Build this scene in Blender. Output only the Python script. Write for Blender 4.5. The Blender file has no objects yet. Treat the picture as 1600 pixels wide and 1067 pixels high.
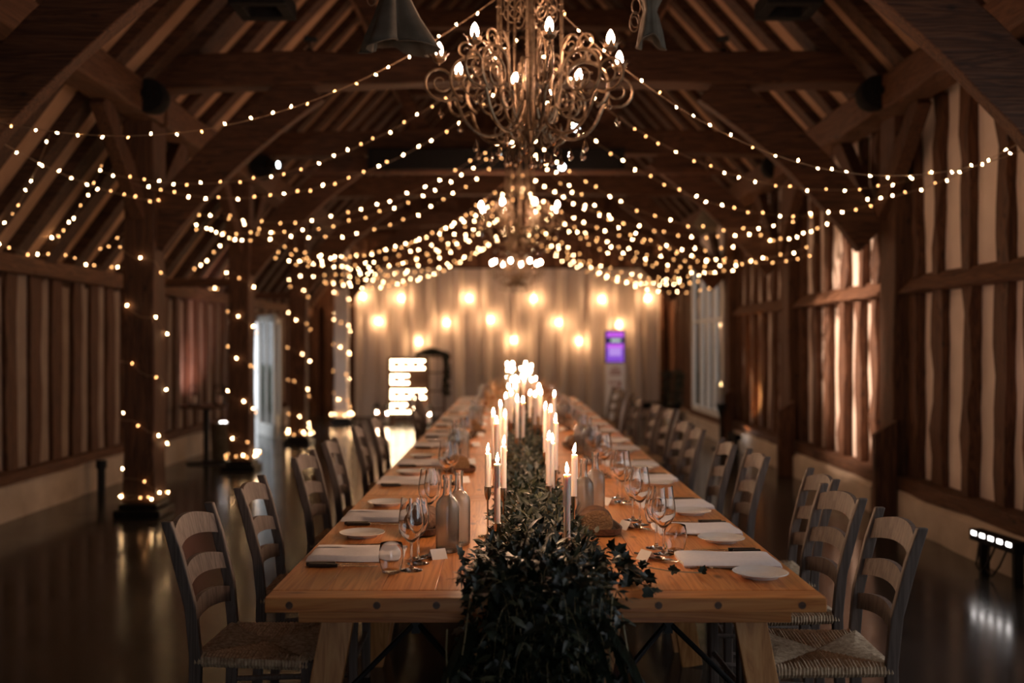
import bpy, math, random
from mathutils import Vector, Matrix, Euler
PI = math.pi
R = random.Random(7)
scn = bpy.context.scene
COL = scn.collection

# ------------------------------------------------------------------ camera, world, exposure
F = 1556.0                                   # focal length in pixels of the 1600 wide frame
CZ = 1.48
VX, VY = 798.0, 540.0
cam_d = bpy.data.cameras.new('camera'); cam = bpy.data.objects.new('camera', cam_d); COL.objects.link(cam)
cam_d.sensor_width = 36.0; cam_d.lens = 36.0 * F / 1600.0
cam.location = (0, 0, CZ); cam.rotation_euler = (PI / 2, 0, 0)
cam_d.shift_x = (800 - VX) / 1600.0; cam_d.shift_y = (VY - 533.5) / 1600.0
cam_d.clip_start = 0.05; cam_d.clip_end = 200
cam_d.dof.use_dof = True; cam_d.dof.focus_distance = 3.5; cam_d.dof.aperture_fstop = 1.45
scn.camera = cam
scn.view_settings.view_transform = 'Standard'; scn.view_settings.look = 'None'
scn.view_settings.gamma = 1.0; scn.view_settings.use_curve_mapping = False
scn.view_settings.exposure = 0.22
world = bpy.data.worlds.new('overcast_daylight'); scn.world = world; world.use_nodes = True
wb = world.node_tree.nodes['Background']; wb.inputs[0].default_value = (0.93, 0.96, 1.0, 1); wb.inputs[1].default_value = 1.4
FLAME_L, CHAND_L, FAIRY_L, FEST_L, SIGN_L = 600.0, 235.0, 62.0, 190.0, 9.0
WARM = (1.0, 0.58, 0.38); WARMER = (1.0, 0.48, 0.17)

def spot(name, loc, target, power, color, size=1.2, blend=0.8, rad=0.05):
    d = bpy.data.lights.new(name, 'SPOT'); o = bpy.data.objects.new(name, d); COL.objects.link(o)
    o.location = loc; o.rotation_euler = (Vector(target) - Vector(loc)).to_track_quat('-Z', 'Y').to_euler()
    d.energy = power; d.color = color; d.spot_size = size; d.spot_blend = blend; d.shadow_soft_size = rad
    return o
def at(px, py, Y):
    return Vector(((px - VX) / F * Y, Y, CZ - (py - VY) / F * Y))

# ------------------------------------------------------------------ mesh helpers
class MB:
    def __init__(s): s.v = []; s.f = []
    def add(s, vs, fs):
        b = len(s.v); s.v.extend([tuple(v) for v in vs]); s.f.extend([tuple(b + i for i in f) for f in fs])
    def box(s, c, d, rot=None):
        hx, hy, hz = d[0] / 2, d[1] / 2, d[2] / 2
        vs = [Vector((x, y, z)) for x in (-hx, hx) for y in (-hy, hy) for z in (-hz, hz)]
        if rot is not None: vs = [rot @ v for v in vs]
        c = Vector(c); s.add([v + c for v in vs], [(0, 1, 3, 2), (4, 6, 7, 5), (0, 4, 5, 1), (2, 3, 7, 6), (0, 2, 6, 4), (1, 5, 7, 3)])
        return s
    def beam(s, p0, p1, w, h, up=(0, 0, 1), n=1, jit=0, rnd=None, taper=1.0, bow=None):
        """box-section member from p0 to p1; w across, h along up; n lengthwise steps, jit wobble, bow offset vector at mid"""
        p0, p1 = Vector(p0), Vector(p1); t = (p1 - p0).normalized(); up = Vector(up)
        sx = t.cross(up)
        if sx.length < 1e-5: sx = t.cross(Vector((0, 1, 0)))
        sx.normalize(); sy = sx.cross(t).normalized()
        vs = []
        for i in range(n + 1):
            k = i / n; c = p0.lerp(p1, k)
            if bow is not None: c = c + Vector(bow) * (4 * k * (1 - k))
            sc = 1 + (taper - 1) * k
            for a, b in ((-1, -1), (1, -1), (1, 1), (-1, 1)):
                j = Vector((0, 0, 0))
                if jit and rnd: j = sx * rnd.uniform(-jit, jit) + sy * rnd.uniform(-jit, jit)
                vs.append(c + sx * (a * w / 2 * sc) + sy * (b * h / 2 * sc) + j)
        fs = [(3, 2, 1, 0), tuple(4 * n + q for q in range(4))]
        for i in range(n):
            for q in range(4):
                a = 4 * i + q; b = 4 * i + (q + 1) % 4; fs.append((a, b, b + 4, a + 4))
        s.add(vs, fs); return s
    def tube(s, pts, r, n=6, cap=True):
        pts = [Vector(p) for p in pts]; m = len(pts)
        rr = r if isinstance(r, (list, tuple)) else [r] * m
        prev = None; vs = []
        for i, p in enumerate(pts):
            t = (pts[min(i + 1, m - 1)] - pts[max(i - 1, 0)])
            if t.length < 1e-9: t = Vector((0, 0, 1))
            t.normalize()
            if prev is None:
                a = Vector((0, 0, 1)) if abs(t.z) < 0.9 else Vector((1, 0, 0)); u = t.cross(a).normalized()
            else:
                u = prev - t * prev.dot(t)
                u = u.normalized() if u.length > 1e-6 else t.orthogonal().normalized()
            prev = u; w = t.cross(u)
            for k in range(n):
                a = 2 * PI * k / n; vs.append(p + (u * math.cos(a) + w * math.sin(a)) * rr[i])
        fs = []
        for i in range(m - 1):
            for k in range(n):
                a = i * n + k; b = i * n + (k + 1) % n; fs.append((a, b, b + n, a + n))
        if cap: fs.append(tuple(range(n))[::-1]); fs.append(tuple((m - 1) * n + k for k in range(n)))
        s.add(vs, fs); return s
    def lathe(s, prof, n=16, c=(0, 0, 0), closed=False):
        c = Vector(c); vs = []; rings = []
        for r, z in prof:
            if r < 1e-6: rings.append([len(vs)]); vs.append(c + Vector((0, 0, z)))
            else:
                rings.append(list(range(len(vs), len(vs) + n)))
                vs.extend(c + Vector((r * math.cos(2 * PI * k / n), r * math.sin(2 * PI * k / n), z)) for k in range(n))
        fs = []
        prs = list(zip(rings[:-1], rings[1:])) + ([(rings[-1], rings[0])] if closed else [])
        for A, B in prs:
            for k in range(n):
                k2 = (k + 1) % n
                if len(A) == 1 and len(B) == 1: break
                if len(A) == 1: fs.append((A[0], B[k2], B[k]))
                elif len(B) == 1: fs.append((A[k], A[k2], B[0]))
                else: fs.append((A[k], A[k2], B[k2], B[k]))
        s.add(vs, fs); return s
    def prism(s, poly, axis_vec):
        a = Vector(axis_vec); n = len(poly); vs = [Vector(p) for p in poly] + [Vector(p) + a for p in poly]
        s.add(vs, [tuple(range(n))[::-1], tuple(range(n, 2 * n))] + [(i, (i + 1) % n, n + (i + 1) % n, n + i) for i in range(n)])
        return s
    def mesh(s, name, mat, smooth=False, ang=40):
        me = bpy.data.meshes.new(name); me.from_pydata(s.v, [], s.f); me.update()
        if isinstance(mat, (list, tuple)):
            for m in mat: me.materials.append(m)
        elif mat: me.materials.append(mat)
        if smooth:
            me.polygons.foreach_set('use_smooth', [True] * len(me.polygons)); me.set_sharp_from_angle(angle=math.radians(ang))
        return me
    def build(s, name, mat, parent=None, smooth=False, bevel=0, ang=40):
        o = bpy.data.objects.new(name, s.mesh(name, mat, smooth, ang)); COL.objects.link(o)
        if parent is not None: o.parent = parent
        if bevel:
            b = o.modifiers.new('bevel', 'BEVEL'); b.width = bevel; b.segments = 2; b.limit_method = 'ANGLE'; b.angle_limit = math.radians(40)
        return o
def rz(a): return Matrix.Rotation(a, 3, 'Z')
def thing(name, label, cat, loc=(0, 0, 0), rot=0, group=None):
    o = bpy.data.objects.new(name, None); COL.objects.link(o); o.empty_display_size = 0.05
    o.location = loc; o.rotation_euler = (0, 0, rot); o['label'] = label; o['category'] = cat
    if group: o['group'] = group
    return o
def tag(o, label, cat, group=None, kind=None):
    o['label'] = label; o['category'] = cat
    if group: o['group'] = group
    if kind: o['kind'] = kind
    return o
def struct(o, label=None):
    o['kind'] = 'structure'
    if label: o['label'] = label
    return o
def dup(root, loc, rot=0.0, label=None, group=None):
    r = root.copy(); COL.objects.link(r); r.location = loc
    r.rotation_euler = rot if isinstance(rot, (tuple, list, Euler)) else (0, 0, rot)
    if label: r['label'] = label
    if group: r['group'] = group
    for ch in list(root.children):
        c = ch.copy(); COL.objects.link(c); c.parent = r
        for g in list(ch.children):
            d = g.copy(); COL.objects.link(d); d.parent = c
    return r
ORD = ('first second third fourth fifth sixth seventh eighth ninth tenth eleventh twelfth thirteenth fourteenth fifteenth sixteenth '
       'seventeenth eighteenth nineteenth twentieth').split()
TENS = {20: 'twenty', 30: 'thirty', 40: 'forty', 50: 'fifty'}
def ordw(i):
    n = i + 1
    if n <= 20: return ORD[n - 1]
    t = n // 10 * 10
    return {30: 'thirtieth', 40: 'fortieth', 50: 'fiftieth'}[t] if n == t else TENS[t] + '-' + ORD[n - t - 1]

# ------------------------------------------------------------------ materials
def newmat(name):
    m = bpy.data.materials.new(name); m.use_nodes = True; nt = m.node_tree; return m, nt, nt.nodes['Principled BSDF']
def N(nt, t, **kw):
    n = nt.nodes.new(t)
    for k, v in kw.items():
        if k in n.inputs: n.inputs[k].default_value = v
        else: setattr(n, k, v)
    return n
def ramp(nt, stops):
    r = nt.nodes.new('ShaderNodeValToRGB'); e = r.color_ramp.elements
    while len(e) < len(stops): e.new(0.5)
    for i, (p, c) in enumerate(stops): e[i].position = p; e[i].color = (*c, 1)
    return r
def plain(name, col, rough=0.5, metal=0.0, spec=0.5):
    m, nt, b = newmat(name); b.inputs['Base Color'].default_value = (*col, 1); b.inputs['Roughness'].default_value = rough
    b.inputs['Metallic'].default_value = metal; b.inputs['Specular IOR Level'].default_value = spec; return m
def noisy(name, c0, c1, scale=6.0, rough=0.8, bump=0.2, bscale=None, detail=5.0, metal=0, dist=0.02):
    m, nt, b = newmat(name); tc = N(nt, 'ShaderNodeTexCoord'); n = N(nt, 'ShaderNodeTexNoise', Scale=scale, Detail=detail)
    nt.links.new(tc.outputs['Object'], n.inputs['Vector']); r = ramp(nt, [(0.3, c0), (0.7, c1)])
    nt.links.new(n.outputs['Fac'], r.inputs['Fac']); nt.links.new(r.outputs['Color'], b.inputs['Base Color'])
    b.inputs['Roughness'].default_value = rough; b.inputs['Metallic'].default_value = metal
    if bump:
        n2 = N(nt, 'ShaderNodeTexNoise', Scale=bscale or scale * 4, Detail=6.0); nt.links.new(tc.outputs['Object'], n2.inputs['Vector'])
        bp = N(nt, 'ShaderNodeBump', Strength=bump, Distance=dist); nt.links.new(n2.outputs['Fac'], bp.inputs['Height']); nt.links.new(bp.outputs['Normal'], b.inputs['Normal'])
    return m
def wood(name, dark, mid, light, axis=1, scale=1.0, rough=0.55, bump=0.15, knots=True, stretch=14.0):
    """grain runs along the given local axis; every loose board gets its own offset and tint"""
    m, nt, b = newmat(name); L = nt.links.new
    tc = N(nt, 'ShaderNodeTexCoord'); geo = N(nt, 'ShaderNodeNewGeometry')
    mul = N(nt, 'ShaderNodeVectorMath', operation='SCALE'); mul.inputs['Scale'].default_value = 37.0
    comb = N(nt, 'ShaderNodeCombineXYZ')
    for k in range(3): L(geo.outputs['Random Per Island'], comb.inputs[k])
    L(comb.outputs[0], mul.inputs[0]); addv = N(nt, 'ShaderNodeVectorMath', operation='ADD')
    L(tc.outputs['Object'], addv.inputs[0]); L(mul.outputs[0], addv.inputs[1])
    mp = N(nt, 'ShaderNodeMapping'); sc = [scale * stretch] * 3; sc[axis] = scale * 0.9; mp.inputs['Scale'].default_value = sc
    L(addv.outputs[0], mp.inputs['Vector'])
    n1 = N(nt, 'ShaderNodeTexNoise', Scale=1.0, Detail=4.0, Distortion=1.2); L(mp.outputs[0], n1.inputs['Vector'])
    mu = N(nt, 'ShaderNodeMath', operation='MULTIPLY'); mu.inputs[1].default_value = 7.0; L(n1.outputs['Fac'], mu.inputs[0])
    fr = N(nt, 'ShaderNodeMath', operation='PINGPONG'); fr.inputs[1].default_value = 0.5; L(mu.outputs[0], fr.inputs[0])
    mp2 = N(nt, 'ShaderNodeMapping'); sc2 = [scale * 90] * 3; sc2[axis] = scale * 3; mp2.inputs['Scale'].default_value = sc2; L(addv.outputs[0], mp2.inputs['Vector'])
    n2 = N(nt, 'ShaderNodeTexNoise', Scale=1.0, Detail=3.0); L(mp2.outputs[0], n2.inputs['Vector'])
    s1 = N(nt, 'ShaderNodeMath', operation='MULTIPLY_ADD'); s1.inputs[1].default_value = 0.9; L(fr.outputs[0], s1.inputs[0])
    s2 = N(nt, 'ShaderNodeMath', operation='MULTIPLY_ADD'); s2.inputs[1].default_value = 0.55; s2.inputs[2].default_value = 0.0; L(n2.outputs['Fac'], s2.inputs[0]); L(s2.outputs[0], s1.inputs[2])
    r = ramp(nt, [(0.12, dark), (0.42, mid), (0.8, light)]); L(s1.outputs[0], r.inputs['Fac'])
    hs = N(nt, 'ShaderNodeHueSaturation'); mr = N(nt, 'ShaderNodeMapRange'); mr.inputs['To Min'].default_value = 0.78; mr.inputs['To Max'].default_value = 1.2
    L(geo.outputs['Random Per Island'], mr.inputs['Value']); L(mr.outputs[0], hs.inputs['Value']); L(r.outputs['Color'], hs.inputs['Color'])
    out = hs.outputs['Color']
    if knots:
        mp3 = N(nt, 'ShaderNodeMapping'); sc3 = [scale * 6.5] * 3; sc3[axis] = scale * 3.2; mp3.inputs['Scale'].default_value = sc3; L(addv.outputs[0], mp3.inputs['Vector'])
        vo = N(nt, 'ShaderNodeTexVoronoi', Scale=1.0); L(mp3.outputs[0], vo.inputs['Vector'])
        kr = ramp(nt, [(0.03, (1, 1, 1)), (0.12, (0, 0, 0))]); L(vo.outputs['Distance'], kr.inputs['Fac'])
        mx = N(nt, 'ShaderNodeMix', data_type='RGBA'); L(kr.outputs['Color'], mx.inputs[0]); L(out, mx.inputs[6]); mx.inputs[7].default_value = (dark[0] * .45, dark[1] * .4, dark[2] * .4, 1)
        out = mx.outputs[2]
    L(out, b.inputs['Base Color']); b.inputs['Roughness'].default_value = rough
    bp = N(nt, 'ShaderNodeBump', Strength=bump, Distance=0.01); L(s1.outputs[0], bp.inputs['Height']); L(bp.outputs['Normal'], b.inputs['Normal'])
    return m
def emit(name, col, strength):
    m = bpy.data.materials.new(name); m.use_nodes = True; nt = m.node_tree; nt.nodes.clear()
    e = N(nt, 'ShaderNodeEmission'); e.inputs[0].default_value = (*col, 1); e.inputs[1].default_value = strength
    o = N(nt, 'ShaderNodeOutputMaterial'); nt.links.new(e.outputs[0], o.inputs[0]); return m
def glass(name, col=(1, 1, 1), rough=0.0, ior=1.46):
    m, nt, b = newmat(name); b.inputs['Base Color'].default_value = (*col, 1); b.inputs['Transmission Weight'].default_value = 1.0
    b.inputs['Roughness'].default_value = rough; b.inputs['IOR'].default_value = ior; return m
def pane_glass(name):
    m = bpy.data.materials.new(name); m.use_nodes = True; nt = m.node_tree; nt.nodes.clear()
    t = N(nt, 'ShaderNodeBsdfTransparent'); g = N(nt, 'ShaderNodeBsdfGlossy', Roughness=0.03); fr = N(nt, 'ShaderNodeFresnel', IOR=1.5)
    mx = N(nt, 'ShaderNodeMixShader'); o = N(nt, 'ShaderNodeOutputMaterial')
    nt.links.new(fr.outputs[0], mx.inputs[0]); nt.links.new(t.outputs[0], mx.inputs[1]); nt.links.new(g.outputs[0], mx.inputs[2]); nt.links.new(mx.outputs[0], o.inputs[0]); return m
M = {}
M['oak_z'] = wood('aged_oak_upright', (0.022, 0.0075, 0.003), (0.066, 0.0235, 0.0085), (0.13, 0.053, 0.022), axis=2, rough=0.75, bump=0.5, knots=True)
M['oak_x'] = wood('aged_oak_across', (0.022, 0.0075, 0.003), (0.066, 0.0235, 0.0085), (0.13, 0.053, 0.022), axis=0, rough=0.75, bump=0.5, knots=True)
M['oak_y'] = wood('aged_oak_lengthwise', (0.034, 0.012, 0.005), (0.09, 0.034, 0.013), (0.16, 0.070, 0.031), axis=1, rough=0.75, bump=0.5, knots=True)
M['rafter'] = wood('rafter_oak', (0.018, 0.007, 0.0035), (0.045, 0.018, 0.008), (0.09, 0.04, 0.019), axis=0, rough=0.8, bump=0.4, knots=False, stretch=8)
M['pine'] = wood('waxed_pine', (0.36, 0.105, 0.024), (0.62, 0.225, 0.058), (0.74, 0.32, 0.10), axis=1, rough=0.33, bump=0.05)
M['pine_x'] = wood('waxed_pine_across', (0.36, 0.105, 0.024), (0.60, 0.215, 0.055), (0.72, 0.31, 0.095), axis=0, rough=0.36, bump=0.05)
M['pine_z'] = wood('waxed_pine_upright', (0.36, 0.14, 0.04), (0.58, 0.26, 0.085), (0.70, 0.36, 0.14), axis=2, rough=0.4, bump=0.05)
M['chair'] = wood('limed_chair_wood', (0.065, 0.046, 0.037), (0.11, 0.080, 0.066), (0.16, 0.120, 0.102), axis=2, rough=0.6, bump=0.1, knots=False)
M['rush'] = noisy('rush', (0.30, 0.20, 0.12), (0.62, 0.47, 0.31), scale=60, rough=0.7, bump=0.2, detail=2)
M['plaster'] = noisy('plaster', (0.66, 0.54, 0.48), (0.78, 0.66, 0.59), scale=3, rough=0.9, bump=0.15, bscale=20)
M['roofboard'] = noisy('roof_lining', (0.32, 0.185, 0.11), (0.42, 0.26, 0.165), scale=4, rough=0.9, bump=0.15, bscale=20)
M['plinth'] = noisy('lime_rendered_plinth', (0.40, 0.32, 0.25), (0.62, 0.52, 0.42), scale=2.5, rough=0.9, bump=0.5, bscale=9)
M['iron'] = plain('black_iron', (0.012, 0.012, 0.013), 0.45, 0.6)
M['black'] = noisy('black_plastic', (0.008, 0.008, 0.009), (0.014, 0.013, 0.013), scale=30, rough=0.8, bump=0)
M['black'].node_tree.nodes['Principled BSDF'].inputs['Specular IOR Level'].default_value = 0.12
M['gilt'] = noisy('aged_gilt_iron', (0.15, 0.10, 0.062), (0.40, 0.285, 0.18), scale=30, rough=0.38, bump=0.2, metal=0.85, dist=0.003)
M['brass'] = noisy('polished_metal', (0.75, 0.62, 0.48), (0.85, 0.72, 0.58), scale=20, rough=0.16, bump=0, metal=1.0)
M['steel'] = noisy('dark_cutlery_steel', (0.42, 0.36, 0.30), (0.55, 0.48, 0.40), scale=15, rough=0.18, bump=0, metal=1.0)
M['darkhandle'] = noisy('black_cutlery_handle', (0.02, 0.016, 0.013), (0.04, 0.03, 0.025), scale=20, rough=0.35, bump=0)
M['china'] = noisy('white_china', (0.78, 0.75, 0.72), (0.82, 0.79, 0.76), scale=5, rough=0.12, bump=0)
M['linen'] = noisy('white_linen', (0.80, 0.76, 0.76), (0.86, 0.82, 0.82), scale=80, rough=0.9, bump=0.15, bscale=300, dist=0.002)
M['card'] = noisy('white_card', (0.82, 0.79, 0.75), (0.86, 0.83, 0.8), scale=20, rough=0.8, bump=0)
M['glass'] = glass('clear_glass'); M['frosted'] = glass('frosted_glass', (0.72, 0.76, 0.79), 0.21); M['crystal'] = glass('crystal', (1, 0.95, 0.9), 0.0, 1.55)
M['pane'] = pane_glass('window_glass')
M['wick'] = plain('charred_wick', (0.01, 0.008, 0.006), 0.9)
M['leafstem'] = noisy('pale_stem', (0.20, 0.17, 0.08), (0.30, 0.24, 0.13), scale=20, rough=0.6, bump=0)
M['crust'] = noisy('bread_crust', (0.07, 0.026, 0.010), (0.17, 0.07, 0.026), scale=28, rough=0.8, bump=0.6, bscale=60)
M['crumb'] = noisy('bread_crumb', (0.17, 0.085, 0.036), (0.30, 0.165, 0.075), scale=70, rough=0.9, bump=0.8, bscale=120)
M['walnut'] = wood('dark_board_wood', (0.03, 0.013, 0.007), (0.075, 0.032, 0.016), (0.12, 0.055, 0.03), axis=1, rough=0.45, bump=0.1, knots=False)
M['greycloth'] = noisy('grey_cloth', (0.11, 0.092, 0.067), (0.17, 0.142, 0.108), scale=14, rough=0.95, bump=0.3, bscale=250, dist=0.003)
M['cable'] = plain('string_cable', (0.34, 0.22, 0.13), 0.5)
M['whiteframe'] = noisy('white_painted_frame', (0.72, 0.72, 0.70), (0.78, 0.78, 0.76), scale=6, rough=0.5, bump=0.05)
M['dried'] = noisy('dried_grass', (0.42, 0.27, 0.14), (0.62, 0.44, 0.27), scale=30, rough=0.9, bump=0)
M['berry'] = noisy('rust_dried_flower', (0.22, 0.08, 0.03), (0.42, 0.18, 0.07), scale=30, rough=0.8, bump=0)
M['flame'] = emit('candle_flame', (1.0, 0.60, 0.36), FLAME_L)
M['bulb'] = emit('chandelier_bulb', WARM, CHAND_L)
M['fairy'] = emit('fairy_bulb', (1.0, 0.62, 0.30), FAIRY_L)
M['fairy_dim'] = emit('fairy_bulb_turned_away', (1.0, 0.46, 0.16), FAIRY_L * 0.16)
M['festoon'] = emit('festoon_bulb', (1.0, 0.56, 0.27), FEST_L)
M['signbulb'] = emit('sign_bulb', (1.0, 0.72, 0.42), SIGN_L * 3)
M['ledwhite'] = emit('white_led', (1.0, 0.92, 0.88), 9.0)
M['spotface'] = emit('spotlight_lens', (0.85, 0.95, 1.0), 30.0)

def wax():
    m, nt, b = newmat('ivory_candle_wax'); b.inputs['Base Color'].default_value = (0.72, 0.62, 0.56, 1); b.inputs['Roughness'].default_value = 0.4
    b.inputs['Subsurface Weight'].default_value = 0.7; b.inputs['Subsurface Radius'].default_value = (0.03, 0.018, 0.011); b.inputs['Subsurface Scale'].default_value = 0.8
    return m
M['wax'] = wax()
def leafmat(name, cols, rough=0.42):
    m, nt, b = newmat(name); g = N(nt, 'ShaderNodeNewGeometry'); r = ramp(nt, cols); nt.links.new(g.outputs['Random Per Island'], r.inputs['Fac'])
    nt.links.new(r.outputs['Color'], b.inputs['Base Color']); b.inputs['Roughness'].default_value = rough; return m
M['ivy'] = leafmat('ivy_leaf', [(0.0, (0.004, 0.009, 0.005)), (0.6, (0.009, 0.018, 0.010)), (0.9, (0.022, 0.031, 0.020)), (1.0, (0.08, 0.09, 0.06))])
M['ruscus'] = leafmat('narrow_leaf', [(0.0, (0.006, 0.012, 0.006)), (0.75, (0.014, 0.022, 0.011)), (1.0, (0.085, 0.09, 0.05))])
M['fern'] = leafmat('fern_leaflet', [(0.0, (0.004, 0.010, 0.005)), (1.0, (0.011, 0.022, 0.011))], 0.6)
def floormat():
    m, nt, b = newmat('polished_concrete'); L = nt.links.new; tc = N(nt, 'ShaderNodeTexCoord')
    n = N(nt, 'ShaderNodeTexNoise', Scale=1.3, Detail=8.0, Roughness=0.65); L(tc.outputs['Object'], n.inputs['Vector'])
    r = ramp(nt, [(0.3, (0.022, 0.022, 0.020)), (0.7, (0.045, 0.043, 0.040))]); L(n.outputs['Fac'], r.inputs['Fac'])
    br = N(nt, 'ShaderNodeTexBrick'); br.inputs['Scale'].default_value = 1.0; br.inputs['Mortar Size'].default_value = 0.004; br.inputs['Brick Width'].default_value = 3.2; br.inputs['Row Height'].default_value = 3.2; br.offset = 0
    br.inputs['Color1'].default_value = (1, 1, 1, 1); br.inputs['Color2'].default_value = (1, 1, 1, 1); br.inputs['Mortar'].default_value = (0.35, 0.35, 0.35, 1); L(tc.outputs['Object'], br.inputs['Vector'])
    mx = N(nt, 'ShaderNodeMix', data_type='RGBA', blend_type='MULTIPLY'); mx.inputs[0].default_value = 1; L(r.outputs['Color'], mx.inputs[6]); L(br.outputs['Color'], mx.inputs[7])
    L(mx.outputs[2], b.inputs['Base Color']); rr = ramp(nt, [(0.3, (0.12,) * 3), (0.7, (0.22,) * 3)]); L(n.outputs['Fac'], rr.inputs['Fac']); L(rr.outputs['Color'], b.inputs['Roughness'])
    b.inputs['Specular IOR Level'].default_value = 0.5
    return m
M['floor'] = floormat()
def curtainmat():
    m, nt, b = newmat('sheer_white_drape'); b.inputs['Base Color'].default_value = (0.74, 0.68, 0.66, 1); b.inputs['Roughness'].default_value = 0.9
    n = N(nt, 'ShaderNodeTexNoise', Scale=120.0); bp = N(nt, 'ShaderNodeBump', Strength=0.1, Distance=0.003); nt.links.new(n.outputs['Fac'], bp.inputs['Height']); nt.links.new(bp.outputs['Normal'], b.inputs['Normal'])
    tl = N(nt, 'ShaderNodeBsdfTranslucent'); tl.inputs[0].default_value = (0.6, 0.55, 0.5, 1); mx = N(nt, 'ShaderNodeMixShader'); mx.inputs[0].default_value = 0.35
    tr = N(nt, 'ShaderNodeBsdfTransparent'); m2 = N(nt, 'ShaderNodeMixShader'); m2.inputs[0].default_value = 0.12
    o = nt.nodes['Material Output']; nt.links.new(b.outputs[0], mx.inputs[1]); nt.links.new(tl.outputs[0], mx.inputs[2]); nt.links.new(mx.outputs[0], m2.inputs[1]); nt.links.new(tr.outputs[0], m2.inputs[2]); nt.links.new(m2.outputs[0], o.inputs[0]); return m
M['drape'] = curtainmat()

# ------------------------------------------------------------------ the barn
XL, XR = -4.23, 3.30          # plinth faces; right infill sits behind its studs
Y0, Y1 = -3.0, 20.9
PX = 3.2                      # arcade posts
PLZ = 3.70                    # where the roof crosses the posts
SL, SLA = 1.10, 1.36          # slopes of the nave and the aisle roof
RIDGE = PLZ + PX * SL
EAVE = PLZ - SLA * (-PX - XL - 0.05)
POSTY = [5.45, 8.7, 11.85, 15.05, 18.9]
fl = MB(); fl.box((-0.45, 9, -0.1), (9.4, 25, 0.2)); struct(fl.build('floor', M['floor']), 'dark polished concrete floor reflecting the lights')

def quad(mb, a, b, c, d, th):
    a, b, c, d = map(Vector, (a, b, c, d)); n = (b - a).cross(d - a).normalized() * th
    mb.prism([a, b, c, d], n)
# ceilings: plaster between the rafters
m_ = MB(); quad(m_, (XL - 0.3, Y0, PLZ - SLA * (-PX - XL + 0.3)), (-PX, Y0, PLZ), (-PX, Y1, PLZ), (XL - 0.3, Y1, PLZ - SLA * (-PX - XL + 0.3)), 0.06)
quad(m_, (-PX, Y0, PLZ), (0.0, Y0, RIDGE), (0.0, Y1, RIDGE), (-PX, Y1, PLZ), 0.06)
ceil_l = struct(m_.build('ceiling_left', M['roofboard']), 'plastered roof slope between dark rafters')
m_ = MB(); quad(m_, (0, Y0, RIDGE), (PX + 0.5, Y0, PLZ - 0.5 * SL), (PX + 0.5, Y1, PLZ - 0.5 * SL), (0, Y1, RIDGE), 0.06)
ceil_r = struct(m_.build('ceiling_right', M['roofboard']), 'plastered roof slope between dark rafters')
def raft_mesh(sgn, seed):
    r = random.Random(seed); b = MB(); d = 0.055
    b.beam((sgn * (PX + 0.02), 0, PLZ - d), (0, 0, RIDGE - d), 0.20, 0.13, up=(0, 0, 1), n=7, jit=0.012, rnd=r, taper=0.9)
    if sgn < 0: b.beam((XL - 0.2, 0, PLZ - SLA * (-PX - XL + 0.2) - d), (-PX, 0, PLZ - d), 0.20, 0.13, n=3, jit=0.010, rnd=r)
    return b.mesh('rafter', M['rafter'])
RM = {s: [raft_mesh(s, 11 + k * 3 + s) for k in range(4)] for s in (-1, 1)}
y = -2.6; k = 0
while y < Y1 - 0.2:
    for s, par in ((-1, ceil_l), (1, ceil_r)):
        o = bpy.data.objects.new('rafter', RM[s][k % 4]); COL.objects.link(o); o.parent = par; o.location = (0, y + R.uniform(-0.04, 0.04), R.uniform(-0.015, 0.015))
    y += 0.58; k += 1

# right wall: plaster infill, plinth, sill, mid rail, studs
WX = 3.40                                      # plane of the right infill
WY0, WY1 = 15.2, 17.75                        # glazed bay
mb = MB()
def wallrect(mb, x, ya, yb, za, zb, th): mb.box((x + th / 2, (ya + yb) / 2, (za + zb) / 2), (abs(th), yb - ya, zb - za))
NY0, NY1 = 0.9, 5.0                            # an unseen window beside the camera lets daylight in
wallrect(mb, WX, Y0, NY0, 0, 3.55, 0.12); wallrect(mb, WX, NY0, NY1, 0, 0.9, 0.12); wallrect(mb, WX, NY0, NY1, 3.1, 3.55, 0.12); wallrect(mb, WX, NY1, WY0, 0, 3.55, 0.12); wallrect(mb, WX, WY0, WY1, 0, 0.26, 0.12); wallrect(mb, WX, WY0, WY1, 3.0, 3.55, 0.12); wallrect(mb, WX, WY1, Y1, 0, 3.55, 0.12)
wall_r = struct(mb.build('wall_right', M['plaster']), 'timber framed wall with plaster panels between oak studs')
def plinthrun(ya, yb, x0, x1, h, name, par, seed):
    r = random.Random(seed); b = MB(); n = max(2, int((yb - ya) / 0.25)); vs = []; sg = 1 if x1 > x0 else -1
    for i in range(n + 1):
        yy = ya + (yb - ya) * i / n; j = r.uniform(-0.015, 0.02); jz = r.uniform(-0.015, 0.015)
        vs += [(x0 - sg * j, yy, 0), (x0 - sg * j, yy, h - 0.03 + jz), (x0 + sg * 0.03, yy, h + jz), (x1, yy, h), (x1, yy, 0)]
    fs = [tuple(range(5)), tuple(5 * n + q for q in range(5))]
    for i in range(n):
        for q in range(5): fs.append((5 * i + q, 5 * i + (q + 1) % 5, 5 * i + 5 + (q + 1) % 5, 5 * i + 5 + q))
    b.add(vs, fs); return b.build(name, M['plinth'], par, smooth=True, ang=30)
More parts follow.
